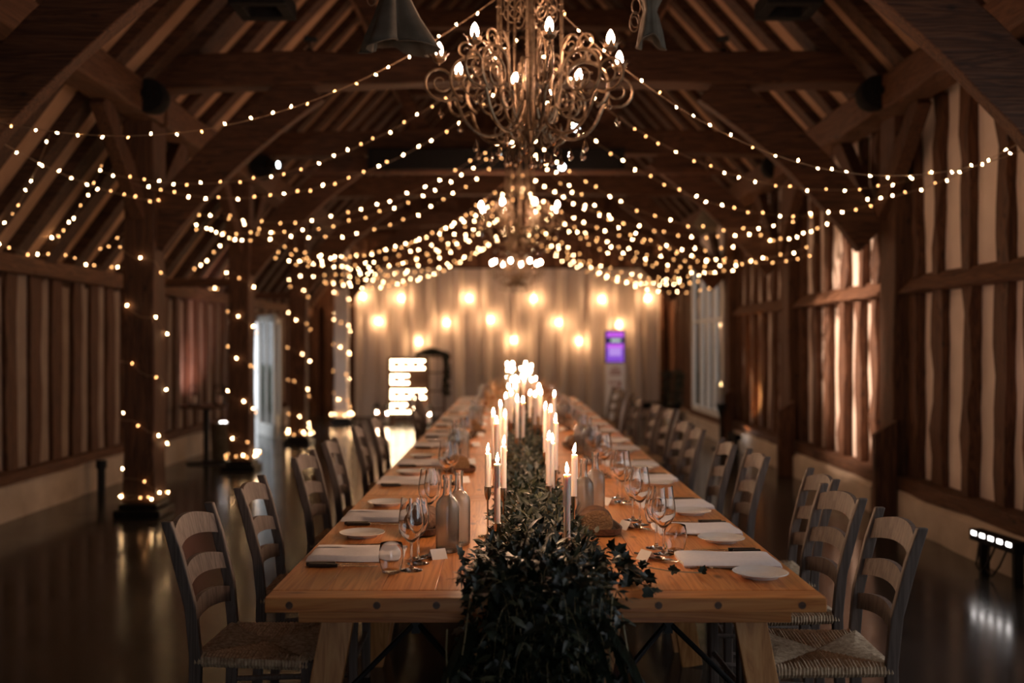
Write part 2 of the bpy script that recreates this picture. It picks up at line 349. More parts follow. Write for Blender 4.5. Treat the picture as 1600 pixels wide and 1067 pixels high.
def bay_right(ya, yb, seed, rail=True, lower=True):
    r = random.Random(seed)
    plinthrun(ya, yb, 3.2, WX, 0.27, 'plinth', wall_r, seed)
    if lower: MB().beam((3.33, ya, 0.325), (3.33, yb, 0.325), 0.2, 0.11, n=8, jit=0.012, rnd=r).build('sill_beam', M['oak_y'], wall_r, bevel=0.01)
    if rail:
        zz = 1.97; b = MB(); n = 10; vs = []
        for i in range(n + 1):
            yy = ya + (yb - ya) * i / n; j = r.uniform(-0.012, 0.012)
            vs += [(3.24 + j, yy, zz - 0.05 + j), (3.36 + j, yy, zz + 0.09 + j), (WX, yy, zz + 0.10), (WX, yy, zz - 0.06)]
        fs = [(0, 1, 2, 3), tuple(4 * n + q for q in (3, 2, 1, 0))]
        for i in range(n):
            for q in range(4): fs.append((4 * i + q, 4 * i + 4 + q, 4 * i + 4 + (q + 1) % 4, 4 * i + (q + 1) % 4))
        b.add(vs, fs); b.build('mid_rail', M['oak_y'], wall_r)
    nst = max(2, round((yb - ya) / 0.45))
    for i in range(nst):
        yy = ya + (yb - ya) * (i + 0.5) / nst + r.uniform(-0.05, 0.05); w = r.uniform(0.13, 0.18)
        if lower: MB().beam((3.40, yy, 0.37), (3.40, yy + r.uniform(-0.03, 0.03), 1.93), w, r.uniform(0.13, 0.17), up=(1, 0, 0), n=7, jit=0.016, rnd=r).build('stud', M['oak_z'], wall_r)
        w = r.uniform(0.11, 0.16)
        MB().beam((3.42, yy + r.uniform(-0.04, 0.04), 2.04), (3.42, yy + r.uniform(-0.06, 0.06), 3.45), w, 0.17, up=(1, 0, 0), n=7, jit=0.018, rnd=r).build('stud', M['oak_z'], wall_r)
bays = [(5.6, 8.5), (8.85, 11.7), (12.0, 14.9)]
for i, (a, b_) in enumerate(bays): bay_right(a, b_, 41 + i)
plinthrun(15.2, Y1, 3.2, WX, 0.26, 'plinth', wall_r, 90)
r = random.Random(5)
for i in range(9):
    yy = 17.95 + i * 0.33
    MB().beam((3.42, yy, 0.26), (3.42, yy, 3.45), 0.26 if i != 4 else 0.14, 0.14, up=(1, 0, 0), n=5, jit=0.012, rnd=r).build('stud', M['oak_z'], wall_r)
MB().beam((3.33, WY0 - 0.1, 0.31), (3.33, WY1 + 0.1, 0.31), 0.24, 0.1).build('sill_beam', M['oak_y'], wall_r)
# glazed bay in the right wall
win = MB()
for yy in (WY0 + 0.04, WY0 + 0.64, WY0 + 1.2, WY0 + 1.76, WY1 - 0.04): win.box((3.27, yy, 1.68), (0.09, 0.10, 2.64))
win.box((3.27, (WY0 + WY1) / 2, 0.40), (0.09, WY1 - WY0, 0.1)); win.box((3.27, (WY0 + WY1) / 2, 2.96), (0.09, WY1 - WY0, 0.08)); win.box((3.27, (WY0 + WY1) / 2, 1.9), (0.05, WY1 - WY0, 0.04))
window = struct(win.build('window_1', M['whiteframe'], bevel=0.008), 'tall white framed glazing with daylight outside')
pn = MB(); pn.box((3.27, (WY0 + WY1) / 2, 1.68), (0.006, WY1 - WY0, 2.6)); pn.build('pane', M['pane'], window)

# left wall
DY0, DY1 = 14.95, 18.55
mb = MB()
wallrect(mb, XL - 0.06, Y0, DY0, 0, 2.3, -0.12); wallrect(mb, XL - 0.06, DY0, DY1, 2.05, 2.3, -0.12); wallrect(mb, XL - 0.06, DY1, Y1, 0, 2.3, -0.12)
M['plaster_dim'] = noisy('dimmed_plaster', (0.25, 0.18, 0.14), (0.34, 0.26, 0.205), scale=3, rough=0.9, bump=0.15, bscale=20)  # plaster colour darkened to stand in for dimmer light on this wall
wall_l = struct(mb.build('wall_left', M['plaster_dim']), 'low aisle wall of plaster panels and oak studs')
plinthrun(Y0, DY0, XL, XL - 0.1, 0.325, 'plinth', wall_l, 61); plinthrun(DY1, Y1, XL, XL - 0.1, 0.325, 'plinth', wall_l, 62)
for a, b_ in ((Y0, 8.6), (8.6, DY0), (DY1, Y1)):
    MB().beam((XL + 0.0, a, 0.37), (XL + 0.0, b_, 0.37), 0.14, 0.09, n=10, jit=0.01, rnd=r).build('sill_beam', M['oak_y'], wall_l)
for a, b_ in ((Y0, 8.7), (8.7, 14.0), (14.0, Y1)):
    MB().beam((XL + 0.0, a, 2.17), (XL + 0.0, b_, 2.17), 0.16, 0.15, n=10, jit=0.006, rnd=r).build('wall_plate', M['oak_y'], wall_l)
y = 4.3
while y < Y1:
    if not (DY0 - 0.1 < y < DY1 + 0.1):
        MB().beam((XL - 0.07, y, 0.4), (XL - 0.07, y + r.uniform(-0.02, 0.02), 2.1), 0.19, 0.10, up=(1, 0, 0), n=5, jit=0.01, rnd=r).build('stud', M['oak_z'], wall_l)
    y += 0.42
# glazed doors: one leaf stands open into the aisle
d1 = MB(); fr_ = 0.09
def leafmesh(w, h):
    b = MB(); b.box((w / 2, 0, 0.10), (w, 0.05, 0.20)); b.box((w / 2, 0, h - 0.05), (w, 0.05, 0.1))
    b.box((0.05, 0, h / 2), (0.1, 0.05, h)); b.box((w - 0.05, 0, h / 2), (0.1, 0.05, h)); b.box((w / 2, 0, h / 2), (0.05, 0.04, h)); return b
fm = MB(); fm.box((XL - 0.08, DY0 + 0.03, 1.02), (0.12, 0.06, 2.04)); fm.box((XL - 0.08, DY1 - 0.03, 1.02), (0.12, 0.06, 2.04)); fm.box((XL - 0.08, (DY0 + DY1) / 2, 2.02), (0.12, DY1 - DY0, 0.06))
door = struct(fm.build('door_1', M['oak_z']), 'glazed double doors with one leaf open to daylight')
for nm, loc, rot, w in (('door_leaf', (XL + 0.0, 16.72, 0), -1.05, 0.95), ('door_leaf', (XL - 0.06, 17.6, 0), PI / 2, 0.92), ('door_leaf', (XL - 0.06, 15.0, 0), PI / 2, 0.92)):
    o = leafmesh(w, 1.98).build(nm, M['whiteframe'], door, bevel=0.006); o.location = loc; o.rotation_euler = (0, 0, rot)
    g = MB(); g.box((w / 2, 0, 1.05), (w - 0.16, 0.006, 1.72)); g.build('pane', M['pane'], o)
# outdoors seen through the glazing
gm = noisy('gravel_ground', (0.30, 0.28, 0.25), (0.42, 0.40, 0.36), scale=25, rough=0.95, bump=0.3)
b = MB(); b.box((-9.3, 16, -0.12), (9.9, 16, 0.1)); b.box((9.2, 14, -0.12), (11.4, 34, 0.1)); struct(b.build('ground', gm), 'gravel ground outside')
hm = noisy('clipped_hedge', (0.14, 0.17, 0.11), (0.32, 0.35, 0.27), scale=3, rough=0.9, bump=1.0, bscale=12, dist=0.05)
def hedge(p0, p1, h, w, lab, seed):
    rr = random.Random(seed); b = MB(); b.beam((p0[0], p0[1], h / 2 - 0.07), (p1[0], p1[1], h / 2 - 0.07), w, h, n=24, jit=0.10, rnd=rr); o = b.build('hedge', hm, smooth=True, ang=60); tag(o, lab, 'hedge')
hedge((7.5, 14.0), (7.5, 34.0), 1.3, 1.2, 'clipped hedge outside the tall right window', 1); hedge((-9.5, 15.0), (-9.5, 24.0), 1.0, 1.2, 'clipped hedge outside the open glazed door', 2)
# end walls
def gable(y, th, name, hole=None):
    b = MB(); pts = [(XL - 0.3, y, 0), (3.68, y, 0), (3.68, y, 3.3), (PX, y, PLZ), (0, y, RIDGE), (-PX, y, PLZ), (XL - 0.3, y, PLZ - SLA * (-PX - XL + 0.3))]
    if hole is None: b.prism(pts, (0, th, 0))
    else:
        x0, x1, z1 = hole
        b.prism([(XL - 0.3, y, 0), (x0, y, 0), (x0, y, z1), (XL - 0.3, y, z1 - 1.2)], (0, th, 0)); b.prism([(x1, y, 0), (3.68, y, 0), (3.68, y, z1), (x1, y, z1)], (0, th, 0))
        b.prism([(XL - 0.3, y, z1 - 1.2), (x0, y, z1), (x1, y, z1), (3.68, y, z1), (3.68, y, 3.3), (PX, y, PLZ), (0, y, RIDGE), (-PX, y, PLZ), (XL - 0.3, y, PLZ - SLA * (-PX - XL + 0.3))], (0, th, 0))
    return struct(b.build(name, M['oak_z']), 'boarded gable wall')
wall_b = gable(Y1, 0.12, 'wall_back'); wall_f = gable(Y0, -0.12, 'wall_front', hole=(-0.5, 1.3, 2.3))
for i in range(26):
    x = -4.1 + i * 0.3
    zt = min(RIDGE - abs(x) * SL, 6.8) if abs(x) < PX else 2.4
    MB().beam((x, Y1 - 0.05, 0), (x, Y1 - 0.05, max(2.2, zt - 0.1)), 0.16, 0.10, up=(0, 1, 0), n=4, jit=0.008, rnd=r).build('stud', M['oak_z'], wall_b)
MB().box((0, Y1 - 0.1, 3.72), (6.4, 0.16, 0.2)).build('gable_tie', M['oak_x'], wall_b)

# arcade posts, ties, plates, braces: every timber its own object
r = random.Random(21)
def post(x, y, w=0.25, h=3.45, base=0.12):
    o = MB().beam((x, y, base), (x, y, h), w, w * 1.1, up=(0, 1, 0), n=8, jit=0.012, rnd=r).build('oak_post', M['oak_z'], bevel=0.015)
    struct(o, 'old oak post carrying the roof'); return o
for i, y in enumerate(POSTY):
    po = post(-PX, y, 0.27 if i < 2 else 0.25)
    if i == 4: po.data.materials[0] = M['plaster']; po['label'] = 'pale post wound with lights beside the white drape'
    b = MB(); b.box((-PX, y, 0.035), (0.40, 0.40, 0.07)); b.box((-PX, y, 0.095), (0.33, 0.33, 0.05)); struct(b.build('trim_%d' % (i + 1), M['iron'], bevel=0.01), 'dark square foot under an oak post')
    if i < 4: post(PX + 0.16, y - 0.2, 0.30, 3.45, 0.0)
    # tie beam on the plates
    yy = y
    b = MB().beam((-3.12, yy, 3.83), (3.12, yy, 3.86), 0.26, 0.28, n=14, jit=0.018, rnd=r, bow=(0, 0, 0.05)); struct(b.build('tie_beam', M['oak_x'], bevel=0.02), 'heavy oak tie beam across the nave')
    for s in (-1, 1):
        # curved brace post to tie
        b = MB().beam((s * (PX - 0.05), yy, 2.42), (s * 1.75, yy, 3.74), 0.12, 0.34, up=(s * 0.7, 0, 0.7), n=8, jit=0.006, rnd=r, bow=(s * 0.05, 0, 0.06)); struct(b.build('curved_brace', M['oak_x'], bevel=0.01), 'curved oak brace from post to tie beam')
        # braces post to plate
        for d in (-1, 1):
            b = MB().beam((s * PX, yy + d * 0.12, 2.62), (s * PX, yy + d * 0.95, 3.42), 0.11, 0.18, up=(0, d * 0.7, 0.7), n=5, jit=0.008, rnd=r); struct(b.build('plate_brace', M['oak_z'], bevel=0.008), 'short oak brace from post to arcade plate')
        # principal rafter and raking strut above the tie
        b = MB().beam((s * 3.0, yy, 3.86), (s * 0.12, yy, RIDGE - 0.28), 0.18, 0.22, n=6, jit=0.012, rnd=r); struct(b.build('principal_rafter', M['rafter'], bevel=0.01), 'principal rafter of the roof truss')
        b = MB().beam((s * 1.0, yy, 3.98), (s * 1.62, yy, 5.08), 0.14, 0.16, up=(0, 1, 0), n=4, jit=0.01, rnd=r); struct(b.build('raking_strut', M['oak_x'], bevel=0.01), 'raking strut of the roof truss')
    b = MB().beam((-1.55, yy, 5.35), (1.55, yy, 5.35), 0.16, 0.22, n=5, jit=0.01, rnd=r); struct(b.build('collar_beam', M['oak_x'], bevel=0.01), 'collar beam high in the roof truss')
    if 11 < y < 16:
        b = MB().beam((XL, yy, 2.23), (-PX, yy, 2.23), 0.12, 0.10); struct(b.build('aisle_tie', M['oak_x'], bevel=0.01), 'dark tie from post to aisle wall')
for s in (-1, 1):
    ys = [Y0] + POSTY + [Y1]
    for a, b_ in zip(ys[:-1], ys[1:]):
        b = MB().beam((s * 3.14, a, 3.54), (s * 3.14, b_, 3.54), 0.26, 0.28, n=8, jit=0.02, rnd=r); struct(b.build('arcade_plate', M['oak_y'], bevel=0.02), 'rough oak arcade plate along the post tops')
    b = MB().beam((s * 1.62, Y0, 5.23), (s * 1.62, Y1, 5.23), 0.16, 0.18, n=24, jit=0.012, rnd=r); struct(b.build('purlin', M['oak_y']), 'long purlin under the rafters')
# short raked boards standing at the feet of the right hand posts
for i, y in enumerate((8.42, 11.4, 14.5)):
    b = MB(); x = 3.05
    b.prism([(x - 0.03, y - 0.16, 0), (x + 0.16, y - 0.16, 0), (x + 0.16, y - 0.16, 0.86), (x - 0.03, y - 0.16, 0.74)], (0, 0.07, 0)); o = b.build('stub_board', M['oak_z'], bevel=0.006)
    tag(o, ('nearest', 'middle', 'farthest')[i] + ' short plank stub upright at the foot of a right wall post', 'plank', 'plank stubs at the right wall posts')

# ------------------------------------------------------------------ trestle tables
TX, TH, TT, TL0, TLN = 0.10, 0.76, 0.042, 2.84, 1.87
TW = 0.803
def make_table():
    t = thing('trestle_table', '', 'table', group='pine trestle tables')
    r = random.Random(3); b = MB(); n = 5; w = (TW - 0.002) / n
    for i in range(n):
        b.box((-TW / 2 + w * (i + 0.5), TLN / 2, TH - TT / 2), (w - 0.0016, TLN - 0.19, TT))
    b.build('tabletop', M['pine'], t, bevel=0.0012)
    for y in (0.0465, TLN - 0.0465):
        b = MB(); b.box((0, y, TH - TT / 2), (TW - 0.002, 0.091, TT)); e = b.build('breadboard_end', M['pine_x'], t, bevel=0.003)
        for x in (-0.33, -0.08, 0.09, 0.33):
            p = MB(); s = -1 if y < 1 else 1
            p.tube([(x, y + s * 0.040, TH - TT / 2), (x, y + s * 0.0465, TH - TT / 2)], 0.011, 10)
            p.build('peg', M['walnut'], e)
    for y in (0.10, TLN - 0.10): b = MB(); b.box((0, y, TH - TT - 0.026), (TW - 0.16, 0.035, 0.05)); b.build('end_apron', M['pine_x'], t, bevel=0.002)
    b = MB(); b.box((0, TLN / 2, TH - TT - 0.022), (0.075, TLN - 0.24, 0.04)); b.build('centre_rail', M['pine'], t, bevel=0.002)
    for x in (-1, 1):
        b = MB(); b.box((x * (TW / 2 - 0.10), TLN / 2, TH - TT - 0.026), (0.03, TLN - 0.25, 0.05)); b.build('side_apron', M['pine'], t, bevel=0.002)
        for y, s in ((0.16, -1), (TLN - 0.16, 1)):
            b = MB(); b.beam((x * 0.215, y, TH - TT - 0.05), (x * 0.335, y + s * 0.05, 0.003), 0.095, 0.034, up=(0, 1, 0)); b.build('leg', M['pine_z'], t, bevel=0.003)
    for y, s in ((0.16, 1), (TLN - 0.16, -1)):
        b = MB(); c = Vector((0, y + s * 0.18, 0.60))
        b.tube([(0, y + s * 0.22, TH - TT - 0.04), c], 0.011, 8); b.box(c, (0.026, 0.03, 0.07))
        for x in (-1, 1): b.tube([c, (x * 0.27, y, 0.36)], 0.009, 8)
        b.build('folding_strut', M['iron'], t)
    return t
tb0 = make_table(); first = True
for k in range(6):
    for sd, nm in ((-1, 'left'), (1, 'right')):
        loc = (TX + sd * (TW / 2 + 0.0005), TL0 + TLN * k, 0)
        lab = ('long pine trestle table in the %s row, %s from the near end' % (nm, ordw(k))) if k else ('nearest pine trestle table, %s of the two at the front, bare front edge showing' % nm)
        if first: o = tb0; o.location = loc; o['label'] = lab; first = False
        else: dup(tb0, loc, 0, lab)

# ------------------------------------------------------------------ ladder-back chairs (local +x is the way the sitter faces)
def make_chair():
    c = thing('ladderback_chair', '', 'chair', group='rush seated chairs along the table')
    H = 0.465
    for s in (-1, 1):
        b = MB(); pts = [(-0.215, s * 0.19, 0.0), (-0.19, s * 0.19, 0.25), (-0.185, s * 0.192, 0.46), (-0.20, s * 0.195, 0.62), (-0.245, s * 0.20, 0.80), (-0.278, s * 0.202, 0.905)]
        vs = []; 
        for i, p in enumerate(pts):
            w, d = (0.026, 0.040) if i < 5 else (0.026, 0.034)
            for a, e in ((-1, -1), (1, -1), (1, 1), (-1, 1)): vs.append((p[0] + a * d / 2, p[1] + e * w / 2, p[2]))
        fs = [(3, 2, 1, 0), tuple(4 * (len(pts) - 1) + q for q in range(4))]
        for i in range(len(pts) - 1):
            for q in range(4): fs.append((4 * i + q, 4 * i + (q + 1) % 4, 4 * i + 4 + (q + 1) % 4, 4 * i + 4 + q))
        b.add(vs, fs); b.build('leg', M['chair'], c, bevel=0.005)
        b = MB(); b.beam((0.185, s * 0.215, 0.0), (0.19, s * 0.215, H - 0.005), 0.036, 0.036, up=(1, 0, 0)); b.build('leg', M['chair'], c, bevel=0.006)
        b = MB()
        for z in (0.14, 0.26): b.tube([(-0.195, s * 0.192, z), (0.187, s * 0.213, z + 0.01)], 0.010, 8)
        b.build('stretcher', M['chair'], c, smooth=True)
    b = MB(); b.tube([(0.187, -0.213, 0.20), (0.187, 0.213, 0.20)], 0.011, 8); b.build('stretcher', M['chair'], c, smooth=True)
    b = MB(); b.tube([(-0.19, -0.19, 0.22), (-0.19, 0.19, 0.22)], 0.010, 8); b.build('stretcher', M['chair'], c, smooth=True)
    # three curved, arched ladder slats
    for z0, h, arch in ((0.795, 0.068, 0.034), (0.665, 0.056, 0.030), (0.545, 0.054, 0.028)):
        b = MB(); n = 12; vs = []
        def xb(z): return -0.185 - 0.015 * max(0, (z - 0.46)) / 0.16 if z < 0.62 else -0.20 - 0.045 * (z - 0.62) / 0.18
        for i in range(n + 1):
            t = -1 + 2 * i / n; y = t * 0.196; bow = -0.028 * (1 - t * t); up = arch * (1 - t * t)
            zb, zt = z0 + up * 0.75, z0 + h + up
            for z in (zb, zt):
                x = xb(z) + bow; vs += [(x - 0.008, y, z), (x + 0.008, y, z)]
        fs = [(0, 1, 3, 2), tuple(4 * n + q for q in (2, 3, 1, 0))]
        for i in range(n):
            a = 4 * i; e = a + 4
            fs += [(a, a + 2, e + 2, e), (a + 1, e + 1, e + 3, a + 3), (a + 2, a + 3, e + 3, e + 2), (a, e, e + 1, a + 1)]
        b.add(vs, fs); b.build('back_slat', M['chair'], c, smooth=True, ang=35)
    # woven rush seat: strands run over each rail to the diagonals
    r = random.Random(9); b = MB()
    def strand(edge, inner, out, along, w):
        E, I = Vector(edge), Vector(inner); o = Vector(out); a = Vector(along) * w * 0.5; j = r.uniform(-0.002, 0.003)
        path = [E - o * 0.004 + Vector((0, 0, -0.036)), E + o * 0.008 + Vector((0, 0, -0.022)), E + o * 0.004 + Vector((0, 0, -0.004)), E.lerp(I, 0.35) + Vector((0, 0, 0.004 + j)), I + Vector((0, 0, j * 0.5))]
        vs = []
        for i, p in enumerate(path):
            nrm = (o if i in (0, 1) else (o * 0.6 + Vector((0, 0, 0.6)) if i == 2 else Vector((0, 0, 1))))
            sk = a * r.uniform(-0.3, 0.3)
            vs += [p - a + sk, p + nrm * w * 0.42 + sk, p + a + sk]
        fs = []
        for i in range(len(path) - 1):
            k = 3 * i; fs += [(k, k + 1, k + 4, k + 3), (k + 1, k + 2, k + 5, k + 4)]
        b.add(vs, fs)
    cxs = -0.005; hz = H
    cor = {'fl': (0.195, 0.225), 'fr': (0.195, -0.225), 'bl': (-0.19, 0.195), 'br': (-0.19, -0.195)}
    cen = Vector((cxs, 0, hz - 0.012))
    for c0, c1, out in (('fr', 'fl', (1, 0, 0)), ('bl', 'br', (-1, 0, 0)), ('fl', 'bl', (0, 1, 0)), ('br', 'fr', (0, -1, 0))):
        A = Vector((*cor[c0], hz)); B = Vector((*cor[c1], hz)); n = 34
        for i in range(n):
            t = (i + 0.5) / n; E = A.lerp(B, t)
            I = (A.lerp(cen, 2 * t) if t < 0.5 else B.lerp(cen, 2 * (1 - t)))
            strand(E, I, out, (B - A).normalized(), (B - A).length / n * 1.1)
    b.add([(0.19, 0.215, H - 0.012), (-0.19, 0.19, H - 0.012), (-0.19, -0.19, H - 0.012), (0.19, -0.215, H - 0.012), (0.19, 0.215, H - 0.034), (-0.19, 0.19, H - 0.034), (-0.19, -0.19, H - 0.034), (0.19, -0.215, H - 0.034)],
          [(0, 1, 2, 3), (7, 6, 5, 4), (0, 4, 5, 1), (1, 5, 6, 2), (2, 6, 7, 3), (3, 7, 4, 0)])
    b.build('seat', M['rush'], c)
    return c
LY = []; RY = [3.36, 3.95, 4.50, 5.38, 6.02, 7.03, 7.62]
for k in range(6): LY += [TL0 + TLN * k + 0.59, TL0 + TLN * k + 1.37]
for k in range(3, 6): RY += [TL0 + TLN * k + 0.60, TL0 + TLN * k + 1.37]
ch0 = make_chair(); used = [False]
r = random.Random(31)
def place_chair(x, y, rot, lab):
    if not used[0]: ch0.location = (x, y, 0); ch0.rotation_euler = (0, 0, rot); ch0['label'] = lab; used[0] = True
    else: dup(ch0, (x, y, 0), rot, lab)
for i, y in enumerate(LY):
    if i > 9 or i in (6, 7): continue
    place_chair(-0.82 + r.uniform(-0.02, 0.01), y + 0.02, r.uniform(-0.05, 0.05), 'rush seated chair on the left of the table, %s' % ('nearest of all' if i == 0 else ordw(i if i < 6 else i - 2) + ' from the near end'))
for i, y in enumerate(RY):
    rot = PI + r.uniform(-0.05, 0.05); x = 1.04 + r.uniform(-0.01, 0.02) + (0.09 if i == 2 else 0)
    if i >= 7: rot += r.uniform(-0.22, 0.12); x += r.uniform(0.08, 0.14)
    place_chair(x, y, rot, 'rush seated chair on the right of the table, %s' % ('nearest of all' if i == 0 else ordw(i) + ' from the near end'))

# ------------------------------------------------------------------ tableware builders
def make_wine(H=0.235, rb=0.042, rr=0.032):
    t = thing('wine_glass', '', 'glass', group='wine glasses on the table')
    b = MB(); z0 = 0.088
    out = [(0.0045, z0), (0.012, z0 + 0.004), (0.028, z0 + 0.022), (rb - 0.002, z0 + 0.045), (rb, z0 + 0.062), (rb - 0.002, z0 + 0.085), (rr + 0.003, H - 0.025), (rr, H)]
    inn = [(rr - 0.0012, H), (rr + 0.0016, H - 0.025), (rb - 0.0034, z0 + 0.085), (rb - 0.0015, z0 + 0.062), (rb - 0.0038, z0 + 0.046), (0.026, z0 + 0.025), (0.010, z0 + 0.008), (0, z0 + 0.006)]
    b.lathe([(0, z0)] + out + inn, 24); b.build('bowl', M['glass'], t, smooth=True, ang=60)
    b = MB(); b.lathe([(0, 0), (0.037, 0), (0.0375, 0.0015), (0.022, 0.004), (0.008, 0.009), (0.0042, 0.02), (0.0038, 0.06), (0.0045, z0), (0, z0)], 20); b.build('stem', M['glass'], t, smooth=True, ang=60)
    return t
def make_tumbler():
    t = thing('water_tumbler', '', 'glass', group='tumblers on the table'); b = MB()
    b.lathe([(0, 0), (0.025, 0), (0.029, 0.003), (0.038, 0.035), (0.0405, 0.052), (0.039, 0.07), (0.0345, 0.094), (0.0332, 0.0945), (0.0375, 0.07), (0.039, 0.052), (0.0362, 0.036), (0.027, 0.012), (0, 0.010)], 24)
    b.build('body', M['glass'], t, smooth=True, ang=60); return t
def make_bottle():
    t = thing('water_bottle', '', 'bottle', group='frosted water bottles'); b = MB()
    out = [(0, 0), (0.036, 0), (0.0405, 0.006), (0.041, 0.02), (0.041, 0.158), (0.0385, 0.172), (0.029, 0.186), (0.020, 0.194)]
    inn = [(0.018, 0.193), (0.027, 0.183), (0.0355, 0.170), (0.038, 0.157), (0.038, 0.02), (0.035, 0.011), (0, 0.011)]
    b.lathe(out + inn, 24); bo = b.build('body', M['frosted'], t, smooth=True, ang=55)
    b = MB(); b.lathe([(0.020, 0.1942), (0.0165, 0.200), (0.0148, 0.212), (0.014, 0.252), (0.0115, 0.252), (0.012, 0.212), (0.0138, 0.200), (0.018, 0.1932)], 20, closed=True); b.build('neck', M['glass'], t, smooth=True, ang=55)
    b = MB(); b.lathe([(0.0142, 0.252), (0.0172, 0.252), (0.0175, 0.262), (0.0165, 0.268), (0.0125, 0.268), (0.0125, 0.252)], 20, closed=True); b.build('neck_ring', M['glass'], t, smooth=True); return t
def make_plate():
    t = thing('side_plate', '', 'plate', group='white side plates'); b = MB()
    b.lathe([(0, 0.004), (0.05, 0.004), (0.052, 0), (0.056, 0.0), (0.058, 0.005), (0.085, 0.014), (0.0865, 0.0155), (0.085, 0.017), (0.058, 0.0095), (0.053, 0.0078), (0, 0.0075)], 40)
    b.build('dish', M['china'], t, smooth=True, ang=60); return t
def make_napkin():
    L_, W_ = 0.315, 0.215; b = MB(); nx, ny = 26, 10; rr = random.Random(4); vs = []; idx = {}
    def zt(u, v):
        e = min(1, min(v, 1 - v) / 0.10); e2 = min(1, min(u, 1 - u) / 0.05)
        return 0.003 + 0.013 * (1 - (1 - e) ** 2) * (0.75 + 0.25 * e2) + 0.0012 * math.sin(u * 9 + v * 4)
    for j in range(ny + 1):
        for i in range(nx + 1):
            u, v = i / nx, j / ny; vs.append(((u - 0.5) * L_ + 0.004 * math.sin(v * 5), (v - 0.5) * W_ + 0.004 * math.sin(u * 6), zt(u, v)))
    fs = [(j * (nx + 1) + i, j * (nx + 1) + i + 1, (j + 1) * (nx + 1) + i + 1, (j + 1) * (nx + 1) + i) for j in range(ny) for i in range(nx)]
    ring = [i for i in range(nx + 1)] + [(j * (nx + 1) + nx) for j in range(1, ny + 1)] + [ny * (nx + 1) + i for i in range(nx - 1, -1, -1)] + [j * (nx + 1) for j in range(ny - 1, 0, -1)]
    nb = len(vs); 
    for q in ring: x, y, z = vs[q]; vs.append((x * 0.995, y * 0.99, 0.0005))
    n = len(ring)
    for q in range(n): fs.append((ring[(q + 1) % n], ring[q], nb + q, nb + (q + 1) % n))
    fs.append(tuple(nb + q for q in range(n - 1, -1, -1)))
    b.add(vs, fs)
    # the loose upper layer of the fold
    vs = []; 
    for i in range(nx + 1):
        u = i / nx; vs += [((u - 0.5) * (L_ - 0.004), W_ / 2 + 0.001, 0.004), ((u - 0.5) * (L_ - 0.004), W_ / 2 + 0.005, 0.009), ((u - 0.5) * (L_ - 0.004), W_ / 2 - 0.008, 0.0168 + 0.001 * math.sin(u * 11)), ((u - 0.5) * (L_ - 0.004), W_ / 2 - 0.05, 0.0172 + 0.001 * math.sin(u * 9))]
    fs = [(4 * i + q, 4 * i + 4 + q, 4 * i + 5 + q, 4 * i + 1 + q) for i in range(nx) for q in range(3)]
    b.add(vs, fs)
    t = thing('linen_napkin', '', 'napkin', group='folded white napkins'); b.build('folded_cloth', M['linen'], t, smooth=True, ang=70); return t
def make_knife():
    t = thing('table_knife', '', 'knife', group='knives beside the napkins')
    b = MB(); b.prism([(-0.115, -0.0075, 0.001), (-0.02, -0.0065, 0.001), (-0.02, 0.0065, 0.001), (-0.115, 0.008, 0.001)], (0, 0, 0.011)); b.build('handle', M['darkhandle'], t, bevel=0.002)
    b = MB(); b.prism([(-0.02, -0.0055, 0.0035), (0.08, -0.0085, 0.0035), (0.105, -0.002, 0.0035), (0.11, 0.005, 0.0035), (-0.02, 0.0045, 0.0035)], (0, 0, 0.0016)); b.build('blade', M['steel'], t); return t
def make_fork():
    t = thing('table_fork', '', 'fork', group='forks beside the plates')
    b = MB(); b.beam((-0.105, 0, 0.004), (-0.01, 0, 0.004), 0.011, 0.006); b.build('handle', M['darkhandle'], t, bevel=0.002)
    b = MB(); b.tube([(-0.012, 0, 0.004), (0.02, 0, 0.006), (0.045, 0, 0.008)], [0.004, 0.003, 0.004], 6)
    b.box((0.05, 0, 0.009), (0.018, 0.022, 0.002))
    for q in (-0.0092, -0.003, 0.003, 0.0092): b.tube([(0.056, q, 0.009), (0.08, q, 0.007), (0.098, q, 0.012)], [0.0016, 0.0015, 0.0008], 5)
    b.build('tines', M['steel'], t, smooth=True); return t
def make_spoon():
    t = thing('dessert_spoon', '', 'spoon', group='dessert spoons by the name cards')
    b = MB(); b.beam((-0.09, 0, 0.004), (0.0, 0, 0.004), 0.010, 0.005); b.build('handle', M['darkhandle'], t, bevel=0.002)
    b = MB(); b.tube([(-0.002, 0, 0.004), (0.03, 0, 0.005)], 0.003, 6)
    vs = []; n = 14
    for q, (sc, dz) in enumerate(((1.0, 0.012), (0.97, 0.0135), (0.7, 0.006), (0.35, 0.003))):
        vs += [(0.052 + 0.026 * sc * math.cos(2 * PI * k / n), 0.017 * sc * math.sin(2 * PI * k / n), dz) for k in range(n)]
    fs = [(q * n + k, q * n + (k + 1) % n, (q + 1) * n + (k + 1) % n, (q + 1) * n + k) for q in range(3) for k in range(n)] + [tuple(3 * n + k for k in range(n))]
    b.add(vs, fs); b.build('spoon_bowl', M['steel'], t, smooth=True); return t
def make_card():
    t = thing('place_card', '', 'card', group='tent place cards'); b = MB(); w = 0.055
    for s in (-1, 1):
        b.prism([(-w / 2, 0, 0.031), (w / 2, 0, 0.031), (w / 2, s * 0.024, 0.0), (-w / 2, s * 0.024, 0.0)], (0, -s * 0.0008, 0.0006))
    b.build('folded_card', M['card'], t); return t
class Proto:
    def __init__(s, fn): s.o = fn(); s.used = False
    def put(s, loc, rot, lab):
        if not s.used:
            s.used = True; s.o.location = loc; s.o.rotation_euler = rot if isinstance(rot, tuple) else (0, 0, rot); s.o['label'] = lab; return s.o
        return dup(s.o, loc, rot, lab)
